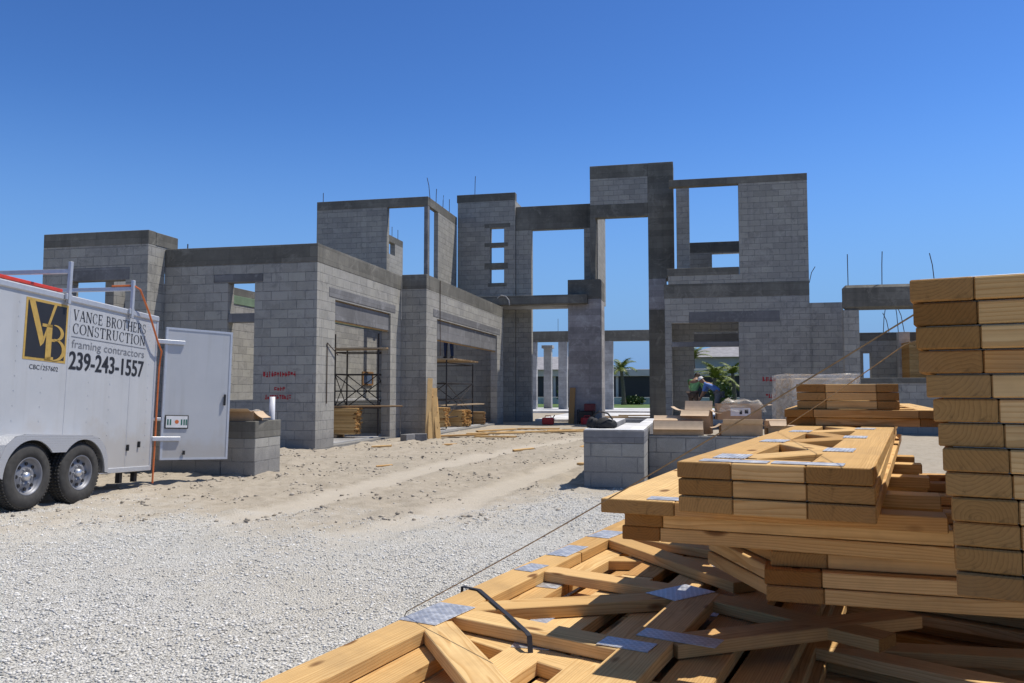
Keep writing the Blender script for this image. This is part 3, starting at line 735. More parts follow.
# ------------------------------------------------------------------ trailer
TR = thing('enclosed_trailer', 'white enclosed box trailer with black lettering and its rear door swung open', 'trailer', (-6.938, 8.244, 0), (R(-2.9), 0, R(3.57)))
XB = -.18; ZB0, ZB1, YB0, YB1 = .34, 2.36, -3.3, 1.66; WB = 2.1
MB().cbox(XB-WB, XB, YB0, YB1, ZB0, ZB1, .015).build('body', M['white_metal'], TR)
MB().cbox(XB-WB-.01, XB+.02, YB0-.01, YB1+.012, ZB1-.03, ZB1+.045, .012).build('roof_rail', M['alu_pale'], TR)
MB().cbox(XB-.06, XB+.012, YB0, YB1+.01, ZB0-.045, ZB0+.02, .006).build('bottom_rail', M['alu_pale'], TR)
MB().cbox(XB-.05, XB+.01, YB1-.03, YB1+.012, ZB0+.02, ZB1-.03, .005).build('corner_trim', M['alu_pale'], TR)
rv = MB()
for yy in (-2.9,-2.5,-2.1,-1.7,-1.3,-.9,-.5,-.1,.3,.7,1.1,1.5):
    for zz in np.arange(.45, 2.3, .16): rv.box(XB, XB+.003, yy-.006, yy+.006, zz-.006, zz+.006)
rv.build('rivet', M['alu_pale'], TR)['kind'] = 'stuff'
MB().box(XB, XB+.006, -3.2, -2.6, .42, 2.2).build('access_door', M['white_metal'], TR)
for yy in (-2.5, -1.3, -.1, 1.1): MB().box(XB, XB+.0018, yy-.004, yy+.004, ZB0+.02, ZB1-.03).build('panel_seam', M['alu_pale'], TR)
# fender with two arches
fp = []
def arch(yc, r, a0, a1, n=14): return [(yc + r*math.cos(R(a0+(a1-a0)*k/n)), .335 + r*math.sin(R(a0+(a1-a0)*k/n))) for k in range(n+1)]
top = [(-1.28,.36),(-1.27,.55),(-1.2,.68),(-1.08,.765),(-.95,.79),(.12,.775),(.26,.74),(.37,.65),(.44,.5),(.455,.33)]
low = arch(0., .395, 0, 140) + arch(-.82, .395, 40, 180)
poly = [(.455,.33),(.40,.33)] ; poly = top + low
fm = MB(); nT, nL = len(top), len(low)
ring = [(.02, p) for p in top] 
for i in range(nT-1):      # outer skirt between the top line and arches, and the top sheet
    a, b = top[i], top[i+1]
    fm.add([(XB, a[0], a[1]), (XB, b[0], b[1]), (.035, b[0], b[1]), (.035, a[0], a[1])], [(0,1,2,3)])
    fm.add([(XB, a[0], a[1]-.012), (XB, b[0], b[1]-.012), (.033, b[0], b[1]-.012), (.033, a[0], a[1]-.012)], [(3,2,1,0)])
MBf = fm
def strip(p, q, x):
    n = 40
    def along(pl, t):
        L_ = [0]
        for a, b in zip(pl, pl[1:]): L_.append(L_[-1] + math.hypot(b[0]-a[0], b[1]-a[1]))
        s_ = t*L_[-1]
        for i in range(len(pl)-1):
            if s_ <= L_[i+1] + 1e-9:
                k = (s_-L_[i])/(L_[i+1]-L_[i]+1e-12); return (pl[i][0]+(pl[i+1][0]-pl[i][0])*k, pl[i][1]+(pl[i+1][1]-pl[i][1])*k)
        return pl[-1]
    for k in range(n):
        a, b, c_, d_ = along(p, k/n), along(p, (k+1)/n), along(q, (k+1)/n), along(q, k/n)
        fm.add([(x, *a), (x, *b), (x, *c_), (x, *d_)], [(0,1,2,3)])
        fm.add([(x, *d_), (x, *c_), (x-.02, *c_), (x-.02, *d_)], [(0,1,2,3)])
strip(top, low[::-1], .036)
def tread():
    t = NT('tread_plate'); tc = t.n('ShaderNodeTexCoord')
    mp = t.n('ShaderNodeMapping'); mp.inputs['Rotation'].default_value = (R(45),0,0); t.l(tc.outputs['Object'], mp.inputs[0])
    ck = t.n('ShaderNodeTexChecker', i_Scale=55.); t.l(mp.outputs[0], ck.inputs['Vector'])
    t.set(Base_Color=(.6,.61,.63), Metallic=.7, Roughness=.42); t.bump(ck.outputs['Fac'], .5, .004); return t.m
fm.build('fender', tread(), TR)
MB().box(XB-.004, XB+.006, -1.24, .42, .33, .765).build('wheel_well_shade', M['black'], TR)  # flat black sheet, painted-in shade behind the wheels
def wheel(yc, label=None):
    wl = bpy.data.objects.new('wheel', None); COL.objects.link(wl); wl.parent = TR; wl.location = (-.09, yc, .345)
    pr = [(-.1,.20),(-.105,.25),(-.1,.31),(-.085,.335),(-.05,.345),(.05,.345),(.085,.335),(.1,.31),(.107,.26),(.1,.205),(.085,.2)]
    tm = MB().lathe(pr, 56)
    for k in range(56):                                                # tread blocks
        a = 2*math.pi*k/56; Mx = Matrix.Rotation(a, 4, 'X')
        for xx in (-.08,-.03,.02,.055): tm.box(xx, xx+.03, -.012, .012, .344, .351, Mx)
    tm.build('tyre', M['rubber'], wl, True)
    rm = MB().lathe([(.085,.2),(.098,.205),(.098,.19),(.07,.18),(.045,.165),(.05,.135),(.062,.11),(.062,.07),(.05,.06),(.05,.0)], 40); rm.build('rim', M['rim'], wl, True)
    for k in range(8):
        hm = MB()
        a = 2*math.pi*k/8; Mx = Matrix.Rotation(a, 4, 'X') @ Matrix.Translation((.0565, 0, .133)); hm.lathe([(0.,.019),(.009,.019),(.0092,.0001)], 10, Mx)
        hm.build('vent_hole', M['black'], wl)
    for k in range(6):
        nm = MB()
        a = 2*math.pi*(k+.5)/6; Mx = Matrix.Rotation(a, 4, 'X') @ Matrix.Translation((.061, 0, .082)); nm.lathe([(0.,.011),(.02,.009),(.021,.0001)], 6, Mx)
        nm.build('lug_nut', M['alu'], wl)
    MB().lathe([(.05,.05),(.085,.045),(.1,.03),(.102,.0001)], 20).build('hub_cap', M['alu'], wl, True)
wheel(0.); wheel(-.82)
for yy in (1.18, 1.5):                                                  # rear support legs
    MB().box(XB-.16, XB-.1, yy-.03, yy+.03, .1 + .05, ZB0-.046, Matrix.Translation((0,0,0))).build('support_leg', M['steel'], TR)
MB().tube([(XB-1., -3.3, .42), (XB-1.05, -4.6, .42)], .05, 8).build('tongue', M['steel'], TR)
for (yy, zz) in ((1.12,.62),(1.36,.66)):
    MB().cbox(XB, XB+.03, yy-.015, yy+.015, zz-.05, zz+.03, .005).build('latch', M['black'], TR)
# ladder rack
for yy in (-2.4, -.2, 1.0):
    MB().cbox(XB+.021, XB+.06, yy-.022, yy+.022, ZB1-.07, ZB1+.43, .004).build('rack_post', M['alu_pale'], TR)
    MB().cbox(XB-WB-.05, XB+.02, yy-.02, yy+.02, ZB1+.29, ZB1+.34, .004).build('rack_crossbar', M['alu_pale'], TR)
    MB().cbox(XB+.0215, XB+.05, yy-.05, yy+.05, ZB1-.02, ZB1+.05, .004).build('rack_bracket', M['alu_pale'], TR)
# lettering: u along the side (towards the rear), v up, w outwards
def side(u, v, w_): return (XB + w_, u - .08, v)
def put_text(name, pf, u, v, mat, parent=TR, lift=.003):
    return flat(name, ([(p[0]+u, p[1]+v) for p in pf[0]], pf[1]), mat, parent, side, lift)
put_text('lettering', serif_mesh('VANCE BROTHERS', .128, 1.44), .03, 2.125, M['ink'])
put_text('lettering', serif_mesh('CONSTRUCTION', .128, 1.44), .03, 1.965, M['ink'])
MB().box(XB, XB+.003, -.06, 1.41, 1.925, 1.933).build('rule_line', M['greyink'], TR)
put_text('lettering', text_mesh('framing contractors', .125, 1.43), .03, 1.77, M['greyink'])
put_text('lettering', text_mesh('239-243-1557', .215, 1.46, .012), .0, 1.54, M['ink'])
put_text('lettering', text_mesh('239-243-1557', .215, 1.46, .012), .009, 1.541, M['ink'], TR, .0036)
put_text('lettering', text_mesh('CBC1257602', .05, .45), -.62, 1.5, M['ink'])
lg = MB().box(XB, XB+.003, -.81, -.14, 1.60, 2.28).build('logo_panel', M['gold'], TR)
MB().box(XB+.003, XB+.005, -.78, -.17, 1.63, 2.25).build('logo_field', M['ink'], lg)
vq = ([(-.69,2.25),(-.60,2.25),(-.435,1.86),(-.48,1.76), (-.30,2.25),(-.255,2.25),(-.435,1.80),(-.48,1.76)], [(0,1,2,3),(4,5,6,7)])
flat('logo_letter', vq, M['gold'], lg, side, .0065)
bq = []; bf = []
def bquad(q): n = len(bq); bq.extend(q); bf.append((n,n+1,n+2,n+3))
bquad([(-.40,1.62),(-.31,1.62),(-.31,2.02),(-.40,2.02)]); bquad([(-.47,1.985),(-.31,1.985),(-.31,2.02),(-.47,2.02)]); bquad([(-.40,1.62),(-.27,1.62),(-.27,1.655),(-.40,1.655)]); bquad([(-.31,1.83),(-.26,1.83),(-.26,1.86),(-.31,1.86)])
for (cx, cy, rx, ry, wt_) in ((-.285,1.932,.14,.088,.055),(-.275,1.74,.17,.12,.06)):
    prev = None
    for k in range(15):
        th = R(-90 + 180*k/14); wl = wt_*(.3+.7*math.cos(th))/2
        i_ = (cx+(rx-wl)*math.cos(th), cy+(ry-wl*.6)*math.sin(th)); o_ = (cx+(rx+wl)*math.cos(th), cy+(ry+wl*.6)*math.sin(th))
        if prev: bquad([prev[0], prev[1], o_, i_])
        prev = (i_, o_)
flat('logo_letter', (bq, bf), M['gold'], lg, side, .008)
# the open rear door (hinge offset from the corner)
dd = Vector((.657, .754, 0)).normalized(); dn = Vector((dd.y, -dd.x, 0))
DF = Matrix(((dd.x, dn.x, 0, XB+.01), (dd.y, dn.y, 0, YB1+.02), (0, 0, 1, 0), (0, 0, 0, 1)))   # local: x along door, y outwards (towards the camera), z up
door = bpy.data.objects.new('door', None); COL.objects.link(door); door.parent = TR; door.matrix_local = DF
dp = MB().cbox(.10, 1.04, -.05, 0., .43, 2.27, .006).build('door_panel', M['white_metal'], door)
fr = MB(); fr.box(.10,1.04,.0,.006,2.24,2.27); fr.box(.10,1.04,.0,.006,.43,.46); fr.box(.10,.13,.0,.006,.46,2.24); fr.box(1.01,1.04,.0,.006,.46,2.24); fr.build('door_edge_trim', M['alu_pale'], door)
for zz in (2.06, .72):
    MB().cbox(-.02, .36, .006, .03, zz-.03, zz+.03, .005).build('hinge_arm', M['alu_pale'], door)
MB().cbox(-.02, .10, -.02, .0, .98, 1.01, .003).build('hinge_arm', M['alu_pale'], door)
MB().cbox(.945, .97, .006, .035, 1.2, 1.36, .004).build('latch', M['black'], door)
MB().cbox(.40, .43, .006, .03, .50, .56, .004).build('latch', M['black'], door)
pl = MB().cbox(.14, .46, .006, .014, .86, 1.05, .004).build('license_plate', M['black'], door)
MB().box(.155, .445, .014, .0155, .875, 1.035).build('plate_face', M['label'], pl)
M['plate_green'] = simple('plate_green', (.02,.13,.09), .5)
for k, xx in enumerate((.17,.205,.355,.39,.42)): MB().box(xx, xx+.02, .0155, .0165, .91, .99).build('plate_character', M['plate_green'], pl)
ob = MB(); ob.lathe([(0,.028),(.001,.028),(.0012,.0001)], 12, Matrix.Translation((.30,.0155,.955)) @ Matrix.Rotation(R(90),4,'Z')); ob.build('plate_emblem', M['orange'], pl)
# red ladder on the roof and the orange cord at the rear corner
T_inv = TR.matrix_basis
def trailer_pt(x, y, z): return (Matrix.Translation((-6.938,8.244,0)) @ Matrix.Rotation(R(3.57),4,'Z') @ Matrix.Rotation(R(-2.9),4,'X')) @ Vector((x,y,z))
ld = thing('ladder', 'red fibreglass extension ladder lying along the trailer roof', 'ladder', trailer_pt(XB-.7, -1.2, ZB1+.1), (R(-2.9), 0, R(3.57)))
for xx in (-.24, .24):
    MB().cbox(xx-.02, xx+.02, -2.2, 2.0, .0, .05, .006).build('rail', M['redladder'], ld)
    MB().cbox(xx-.03, xx+.03, -2.0, 1.5, .06, .1, .006).build('rail', M['redladder'], ld)
for k in range(12): MB().tube([(-.22, -2.1+.3*k, .05), (.22, -2.1+.3*k, .05)], .016, 6).build('rung', M['alu'], ld)
cp = [trailer_pt(*p) for p in ((XB-.25,.98,ZB1+.355),(XB+.05,1.0,ZB1+.36),(XB+.09,1.08,ZB1+.32),(XB+.09,1.3,ZB1+.05),(XB+.08,1.55,2.05),(XB+.06,1.69,1.92),(XB+.03,1.70,1.7),(XB+.03,1.695,1.2),(XB+.028,1.70,.7),(XB+.03,1.69,.3),(XB+.03,1.69,.12))]
tag(MB().tube(cp, .013, 8).build('extension_cord', M['orange']), 'orange cord hanging down the rear corner of the white trailer', 'cord')

# ------------------------------------------------------------------ lumber and trusses
TH = .036
def board(name, p0, p1, width, z0, z1, parent, mat=None, jit=True, cham=.0022):
    """board between two plan points (parent coords), its own local x along the grain"""
    p0, p1 = Vector((*p0, 0)), Vector((*p1, 0)); L_ = (p1-p0).length; d = (p1-p0).normalized()
    o = MB().cbox(-L_/2, L_/2, -width/2, width/2, -(z1-z0)/2, (z1-z0)/2, cham).build(name, mat or M['pine'], parent)
    o.location = ((p0.x+p1.x)/2, (p0.y+p1.y)/2, (z0+z1)/2); o.rotation_euler = (0, 0, math.atan2(d.y, d.x))
    return o
def plate(parent, x, y, z, lx, ly, rot):
    o = MB().cbox(-lx/2, lx/2, -ly/2, ly/2, 0, .0022, .0006).build('nail_plate', M['plate'], parent); o.location = (x, y, z); o.rotation_euler = (0,0,rot + rng.uniform(-.07,.07)); return o
def rect_truss(label, group, loc, rotz, wid, ln, wl, wr, kind='zig', npan=3, fw=.089, plates=True, name='floor_truss', right=True, tail=False):
    """flat truss lying down: chords along local y at x 0..wl and wid-wr..wid, front board along x"""
    t = thing(name, label, 'truss', loc, (0,0,rotz), group)
    board('chord', (wl/2, 0), (wl/2, ln), wl, 0, TH, t)
    if right: board('chord', (wid-wr/2, .002), (wid-wr/2, ln), wr, 0, TH, t)
    else: wr = .001
    if tail: board('web', (.05,.05), (-.12,.42), .089, .0006, TH-.0006, t)
    board('end_board', (wl+.001, fw/2+.001), (wid-wr-.001, fw/2+.001), fw, 0, TH-.0004, t)
    board('end_board', (wl+.001, ln-fw/2), (wid-wr-.001, ln-fw/2), fw, 0, TH-.0004, t)
    a, b = wl-.01, wid-wr+.01
    if kind == 'zig':
        ys_ = np.linspace(fw+.05, ln-fw-.05, npan*2+1)
        for k in range(npan*2):
            x0, x1 = (a, b) if k % 2 == 0 else (b, a)
            board('web', (x0, ys_[k]), (x1, ys_[k+1]), .089, .0006*(k % 2 + 1), TH-.0005*(k % 2 + 1), t)
        if plates:
            for k in range(npan*2+1): plate(t, (a-.02 if k % 2 == 0 else b+.02), ys_[k], TH+.0003, .13, .075, R(90))
    else:
        for k in range(npan):
            y = fw + (ln-2*fw)*(k+.7)/(npan+.4)
            board('web', (a, y), (b, y), .089, .0006, TH-.0006, t)
            if plates: plate(t, a-.01, y, TH+.0003, .1, .07, 0)
    if plates:
        plate(t, wl+.0, .05, TH+.0004, .15, .06, 0); (plate(t, wid-wr, .055, TH+.0004, .15, .06, 0) if right else None)
    return t
BR = R(-13.57)
def fr_pt(u, v): return (math.sin(-BR)*u + math.cos(-BR)*v, math.cos(-BR)*u - math.sin(-BR)*v)
def fl(u, v, z): return (*fr_pt(u, v), z)
PITCH = .0385
# tall stack at the right
t0 = rect_truss('', 'floor trusses in the tall stack', fl(1.475, 0., 1.478-TH), BR-R(4), 1.3, 3.0, .0895, .0895, 'zig', 4)  # width beyond the view added to keep sun off the stack below
offs = [0,.004,.007,.010,.020,.029,.035,.040,.043,.050,.052,.053,.054]
for i in range(13):
    lab = f'{ORD[i]} flat pine truss from the top of the tall stack at the right edge'
    if i == 12: lab = 'lowest flat pine truss of the tall stack at the right edge'
    if i == 0: lab = 'topmost flat pine truss of the tall stack at the right edge'
    loc = fl(1.475 + rng.uniform(-.006,.006), offs[i], 1.478-TH-PITCH*i)
    if i == 0: t0.location = loc; t0['label'] = lab
    else: dup(t0, loc, (0, 0, BR - R(4) + rng.uniform(-.004,.004)), lab)
# middle stack of three with open webs
m0 = rect_truss('', 'floor trusses in the middle stack', fl(1.86, -.489, 1.137-TH), BR, .412, 3.1, .12, .134, 'zig', 4, fw=.14)
for i in range(3):
    lab = ['top truss of the three in the middle stack, sunlit with diamond openings', 'middle truss of the three, between two others with knotty ends', 'bottom truss of the three under the sunlit diamond openings'][i]
    loc = fl(1.86 + rng.uniform(-.004,.004), -.489 + (0,.003,.004)[i], 1.137-TH-PITCH*i)
    if i == 0: m0.location = loc; m0['label'] = lab
    else: dup(m0, loc, (0,0,BR + (.003,-.004)[i-1]), lab)
# wide trusses below
wide = [(2.03,-.734,1.020,.80,1.9,'wide pine truss whose front corner juts out left beneath the stack of three',BR+R(2)),
        (2.09,-.69,.9815,.77,2.0,'second wide truss down, set back under the jutting one',BR+R(3)),
        (2.10,-.70,.943,.78,2.0,'third wide truss down, with the marked brown end',BR+R(2)),]
wg = 'wide trusses under the middle stack'
for (u, v, zt, wd, ln, lab, rz) in wide:
    rect_truss(lab, wg, fl(u, v, zt-TH), rz, wd, ln, .19 if zt > 1 else .1, .12, 'ladder', 3, plates=(zt > 1.0), right=False)
r3 = rect_truss('long truss running off to the right, upper one of the lowest three', wg, fl(2.12,-.325,.9045-TH), BR+R(9), 1.5, 2.2, .13, .12, 'ladder', 4, plates=False, tail=True)
dup(r3, fl(2.085,-.335,.866-TH), (0,0,BR+R(8.5)), 'long truss running off to the right, middle one of the lowest three')
dup(r3, fl(2.08,-.33,.8275-TH), (0,0,BR+R(9.5)), 'lowest long truss running off to the right above the dark gap')
for i, (dx) in enumerate((0, .012, -.004)):
    pass
# small stack at the back
u0 = rect_truss('', 'short trusses stacked at the back', fl(4.0,-.485,1.137+PITCH*4), BR+R(3), .43, 1.9, .125, .09, 'zig', 3, plates=False)
u0['label'] = 'topmost short pine truss of the back stack in front of the wrapped pallet'
dup(u0, fl(4.0,-.483,1.137+PITCH*3), (0,0,BR+R(3.4)), 'second short pine truss of the back stack in front of the wrapped pallet')
dup(u0, fl(4.0,-.482,1.137+PITCH*2), (0,0,BR+R(2.6)), 'third short pine truss of the back stack in front of the wrapped pallet')
u3 = rect_truss('fourth pine truss of the back stack, wider than the three on it', 'short trusses stacked at the back', fl(3.97,-.535,1.137+PITCH), BR+R(4), .66, 2.0, .125, .1, 'zig', 3, plates=False)
dup(u3, fl(3.99,-.53,1.137+.001), (0,0,BR+R(4.4)), 'lowest pine truss of the back stack, resting on the sunlit truss with diamond openings')
# lower pile: long parallel chord roof trusses
def roof_truss(label, group, z, full=True):
    t = thing('roof_truss', label, 'truss', fl(0, 0, z), (0,0,BR), group)
    S = 1.2
    def bd(n, a, b, w_, k): return board(n, (a[1]*S, a[0]*S), (b[1]*S, b[0]*S), w_*(1.22 if n == 'chord' else 1.04), .0006*k, TH-.0006*k, t)
    bd('chord', (.35,-1.006), (2.47,-1.006), .092, 0); bd('chord', (2.475,-1.006), (4.6,-1.008), .092, 0)
    bd('chord', (.5,-.5), (2.14,-.5), .09, 0)
    bd('web', (1.60,-.97), (1.16,-.53), .089, 1); bd('web', (1.70,-.97), (1.63,-.52), .089, 2); bd('web', (1.74,-.98), (2.10,-.53), .089, 1)
    bd('web', (2.22,-.98), (2.15,-.56), .089, 2); bd('web', (.95,-.97), (.92,-.52), .089, 2); bd('web', (1.0,-.97), (1.14,-.53), .089, 3)
    bd('web', (2.80,-.98), (2.30,-.42), .089, 1)
    bd('web', (2.87,-.98), (2.7,-.5), .089, 2); bd('web', (3.0,-.98), (3.5,-.52), .089, 1); bd('web', (3.9,-.98), (3.6,-.52), .089, 2)
    bd('chord', (2.70,-.5), (4.4,-.5), .09, 0)
    if full:
        bd('web', (2.12,-.5), (1.93,-.06), .089, 3); bd('web', (1.70,-.47), (2.16,-.02), .089, 2)
        for (u, v, lu, lv, r_) in ((1.66,-1.0,.17,.1,0),(2.2,-1.01,.1,.06,.1),(2.82,-1.0,.15,.085,0),(2.10,-.545,.15,.1,.5),(1.63,-.535,.06,.11,.1),(1.72,-.45,.06,.17,.1),(.95,-1.0,.15,.1,0),(2.48,-1.01,.18,.07,0)):
            o = plate(t, v*S, u*S, TH+.0004, lv*S, lu*S, -r_)
    return t
LG = 'long roof trusses in the lower pile'
zt = .68
l0 = roof_truss('topmost long sunlit roof truss of the lower pile, carrying the taut rope', LG, zt-TH)
def parallel_truss(label, group, loc, rotz):
    t = thing('roof_truss', label, 'truss', loc, (0,0,rotz), group)
    for k, v in enumerate((-1.2, -.98, -.78, -.56)):
        board('chord', (v, .5 + .1*(k % 2)), (v + .02*(k % 2), 2.6 + .2*k), .112, 0, TH, t); board('chord', (v + .02*(k % 2), 2.605 + .2*k), (v + .03, 5.4 - .1*k), .112, 0, TH, t)
    for k, u in enumerate((1.1, 1.95, 3.05, 4.1)):
        board('web', (-1.16, u), (-.6, u + (.12, -.2, .25, -.1)[k]), .092, .0006, TH-.0006, t)
    plate(t, -1.2, 2.6, TH+.0004, .1, .2, 0); plate(t, -.78, 3.0, TH+.0004, .1, .16, .1); plate(t, -.98, 1.95, TH+.0004, .1, .12, .2)
    return t
l1 = parallel_truss('second long roof truss from the top of the lower pile', LG, fl(.05, .085, zt-TH-PITCH), BR + .006)
for i in range(2, 15):
    du, dv, rz = [(.0,0,0),(0,0,0),(-.35,.16,-.012),(.2,.05,.008),(-.1,.2,.014),(.3,.11,-.006)][i] if i < 6 else (rng.uniform(-.2,.2), rng.uniform(.04,.18), rng.uniform(-.01,.01))
    dup(l1, fl(du, dv, zt-TH-PITCH*i), (0,0,BR + rz), f'{ORD[i]} long roof truss from the top of the lower pile' if i < 14 else 'lowest long roof truss of the lower pile, lying on the bearers')
# trusses in the dark under the overhang
DG = 'trusses in the dark under the overhang'
d0 = rect_truss('topmost dark truss in the shaded stack under the overhang', DG, fl(1.55,-.36,.56-TH), BR, 1.75, 3.0, .09, .09, 'zig', 3, plates=False)
for i in range(1, 12): dup(d0, fl(1.55+rng.uniform(-.05,.05), -.36+rng.uniform(-.02,.03), .56-TH-PITCH*i), (0,0,BR+rng.uniform(-.01,.01)),
                           f'{ORD[i]} dark truss from the top of the shaded stack under the overhang' if i < 11 else 'lowest dark truss of the shaded stack under the overhang')
for k, (u, a) in enumerate(((3.2, 'nearer'), (4.2, 'farther'))):
    for q in (0, 1):
        o = MB().cbox(-.5,.5,-.045,.045,0,.113,.003).build('timber_bearer', M['pine']); o.location = fl(u,.62,.5615+.1145*q); o.rotation_euler = (0,0,BR)
        tag(o, f'{a} {["lower","upper"][q]} square bearer between the shaded stack and the long trusses above it', 'timber', 'square timber bearers')
o = MB().cbox(-.4,.4,-.045,.045,0,.1045,.003).build('timber_bearer', M['pine']); o.location = fl(3.6,-.4,.683); o.rotation_euler = (0,0,BR)
tag(o, 'square bearer lying on the lower pile under the middle stack', 'timber', 'square timber bearers')
for k, u in enumerate((.9, 2.5, 4.2)):
    o = MB().cbox(-1.35,1.2,-.045,.045,0,.089,.003).build('timber_bearer', M['pine']); o.location = fl(u,-.05,.003); o.rotation_euler = (0,0,BR)
    tag(o, ['nearest','middle','farthest'][k] + ' long timber bearer on the gravel under the truss piles', 'timber', 'square timber bearers')
# rope and strap
ra, rb = Vector(fl(1.93,-1.262,.694)), Vector(fl(1.54,.013,1.432))
tag(MB().tube([fl(1.92,-1.272,.60), fl(1.925,-1.27,.675)] + [ra.lerp(rb, k/14) - Vector((0,0,.012*math.sin(math.pi*k/14))) for k in range(15)], .0015, 6).build('rope', M['rope']),
    'thin tan rope stretched from the lower pile up to the tall stack', 'rope')
tag(MB().tube([fl(3.3,-.47,1.141), fl(2.54,-.24,1.262), fl(1.774,-.012,1.388), fl(1.70,.03,1.40)], .0013, 6).build('rope', M['rope']), 'thin tan rope rising in front of the short back stack', 'rope')
st = MB(); sp_ = [fl(2.285,-1.292,.64), fl(2.285,-1.288,.6835), fl(2.27,-1.22,.6835), fl(2.06,-1.02,.684), fl(1.93,-.90,.6845), fl(1.915,-.885,.68), fl(1.90,-.872,.60), fl(1.885,-.86,.52)]
for a, b in zip(sp_, sp_[1:]):
    a, b = Vector(a), Vector(b); d = (b-a).normalized(); s_ = d.cross(Vector((0,0,1))).normalized()*.0065; n_ = s_.cross(d).normalized()*.0015
    st.add([a-s_-n_, a+s_-n_, a+s_+n_, a-s_+n_, b-s_-n_, b+s_-n_, b+s_+n_, b-s_+n_], [(0,1,5,4),(1,2,6,5),(2,3,7,6),(3,0,4,7),(0,3,2,1),(4,5,6,7)])
tag(st.build('strap', M['strap']), 'dark blue webbing strap lying across the top of the lower pile', 'strap')

# ------------------------------------------------------------------ cartons
def carton(label, loc, rot, w_, d_, h_, flaps=(100,100,100,100), group='cardboard cartons', sticker=False):
    t = thing('cardboard_box', label, 'box', loc, (0,0,rot), group); th = .006
    b = MB(); b.box(0,w_,0,th,0,h_); b.box(0,w_,d_-th,d_,0,h_); b.box(0,th,th,d_-th,0,h_); b.box(w_-th,w_,th,d_-th,0,h_); b.box(th,w_-th,th,d_-th,0,th)
    b.build('carton_body', M['card'], t)
    fl_ = d_*.48
    for (org, ax, ang, ln, sgn) in (((0,0),'x',flaps[0],w_,-1), ((0,d_),'x',flaps[1],w_,1), ((0,0),'y',flaps[2],d_,-1), ((w_,0),'y',flaps[3],d_,1)):
        if ang is None: continue
        a = R(ang); mb = MB(); s0 = .01
        n = 4; prof = [(fl_*k/n*math.sin(a), fl_*k/n*math.cos(a) - .015*math.sin(math.pi*k/n)) for k in range(n+1)]
        for (p, q) in zip(prof, prof[1:]):
            if ax == 'x': mb.add([(s0,org[1]+sgn*p[0],h_+p[1]),(ln-s0,org[1]+sgn*p[0],h_+p[1]),(ln-s0,org[1]+sgn*q[0],h_+q[1]),(s0,org[1]+sgn*q[0],h_+q[1])],[(0,1,2,3)])
            else: mb.add([(org[0]+sgn*p[0],s0,h_+p[1]),(org[0]+sgn*p[0],ln-s0,h_+p[1]),(org[0]+sgn*q[0],ln-s0,h_+q[1]),(org[0]+sgn*q[0],s0,h_+q[1])],[(0,1,2,3)])
        o = mb.build('flap', M['card_in'], t); md = o.modifiers.new('s', 'SOLIDIFY'); md.thickness = .004
    if sticker:
        s_ = MB().box(w_*.3, w_*.75, -.003, -.0005, h_*.25, h_*.75).build('shipping_label', M['label'], t)
        k = MB(); k.box(w_*.5, w_*.56, -.0045, -.003, h_*.35, h_*.6); k.box(w_*.62, w_*.7, -.0045, -.003, h_*.4, h_*.65); k.build('printed_mark', M['ink'], s_)
    return t
carton('long flattened carton with a wide front flap folded down over the block wall', (-.56,11.83,.662), R(2), .70, .28, .2, (150,60,None,None))
carton('tall open carton standing behind the long flattened one', (-.18,12.2,.665), R(-8), .42, .32, .34, (120,30,70,105))
carton('carton with a white shipping label and plastic over it', (.34,12.26,.87), R(4), .62, .34, .23, (None,110,None,95), sticker=True)
carton('open carton in front of the labelled one, two flaps spread like wings', (.38,11.85,.662), R(5), .56, .3, .16, (60,100,110,115))
carton('lone carton with its pale top flap folded out, nearest the back stack of trusses', (1.02,12.0,.665), R(6), .34, .3, .2, (115,85,None,None))
carton('opened carton with torn flaps on the end of the left block wall', (-6.98,11.30,.832), R(6), .46, .36, .14, (75,100,100,125))
pb = MB(); 
# crumpled sheet over the labelled carton
sv = []; nn = 14
for j in range(nn+1):
    for i in range(nn+1):
        x, y = .36+.66*i/nn, 12.2+.46*j/nn; ed = max(abs(i/nn-.5), abs(j/nn-.5))*2
        sv.append((x, y, 1.15 + .05*noise.noise(Vector((x*9,y*9,0))) + .03*noise.noise(Vector((x*20,y*20,3))) - (.16*max(0,ed-.75)*4 if ed > .75 else 0)))
pb.add(sv, [(j*(nn+1)+i, j*(nn+1)+i+1, (j+1)*(nn+1)+i+1, (j+1)*(nn+1)+i) for j in range(nn) for i in range(nn)])
tag(pb.build('plastic_sheet', M['sheet'], None, True), 'crumpled clear plastic sheet draped on the labelled carton', 'plastic sheet')
# shrink wrapped pallet
wp = thing('wrapped_pallet', 'pallet load wrapped in translucent white plastic by the back stack of trusses', 'pallet', (1.45,13.0,0), (0,0,R(12)))
for k in range(7): MB().cbox(0,1.05,.0+.14*k,.1+.14*k,.1,.13,.003).build('deck_board', M['greywood'], wp)
for k in range(3): MB().cbox(.0+.475*k,.1+.475*k,0,.95,0,.098,.003).build('bearer', M['greywood'], wp)
MB().cbox(.05,1.0,.04,.92,.135,1.48,.02).build('load', simple('buff_load', (.56,.43,.28), .9, 0., .15, 4.), wp)
wv = []; nr = 40; nz_ = 14
for k in range(nz_+1):
    for i in range(nr):
        t_ = 2*math.pi*i/nr; c_, s_ = math.cos(t_), math.sin(t_); q = max(abs(c_), abs(s_)); z = .12 + 1.42*k/nz_
        x = .525 + .52*c_/q; y = .48 + .48*s_/q; d_ = .03*noise.noise(Vector((x*3, y*3, z*3 + x*2)))+.012*noise.noise(Vector((x*9, y*9, z*7)))
        wv.append((x + d_*c_, y + d_*s_, z + (.02*noise.noise(Vector((x*5,y*5,0))) if k == nz_ else 0)))
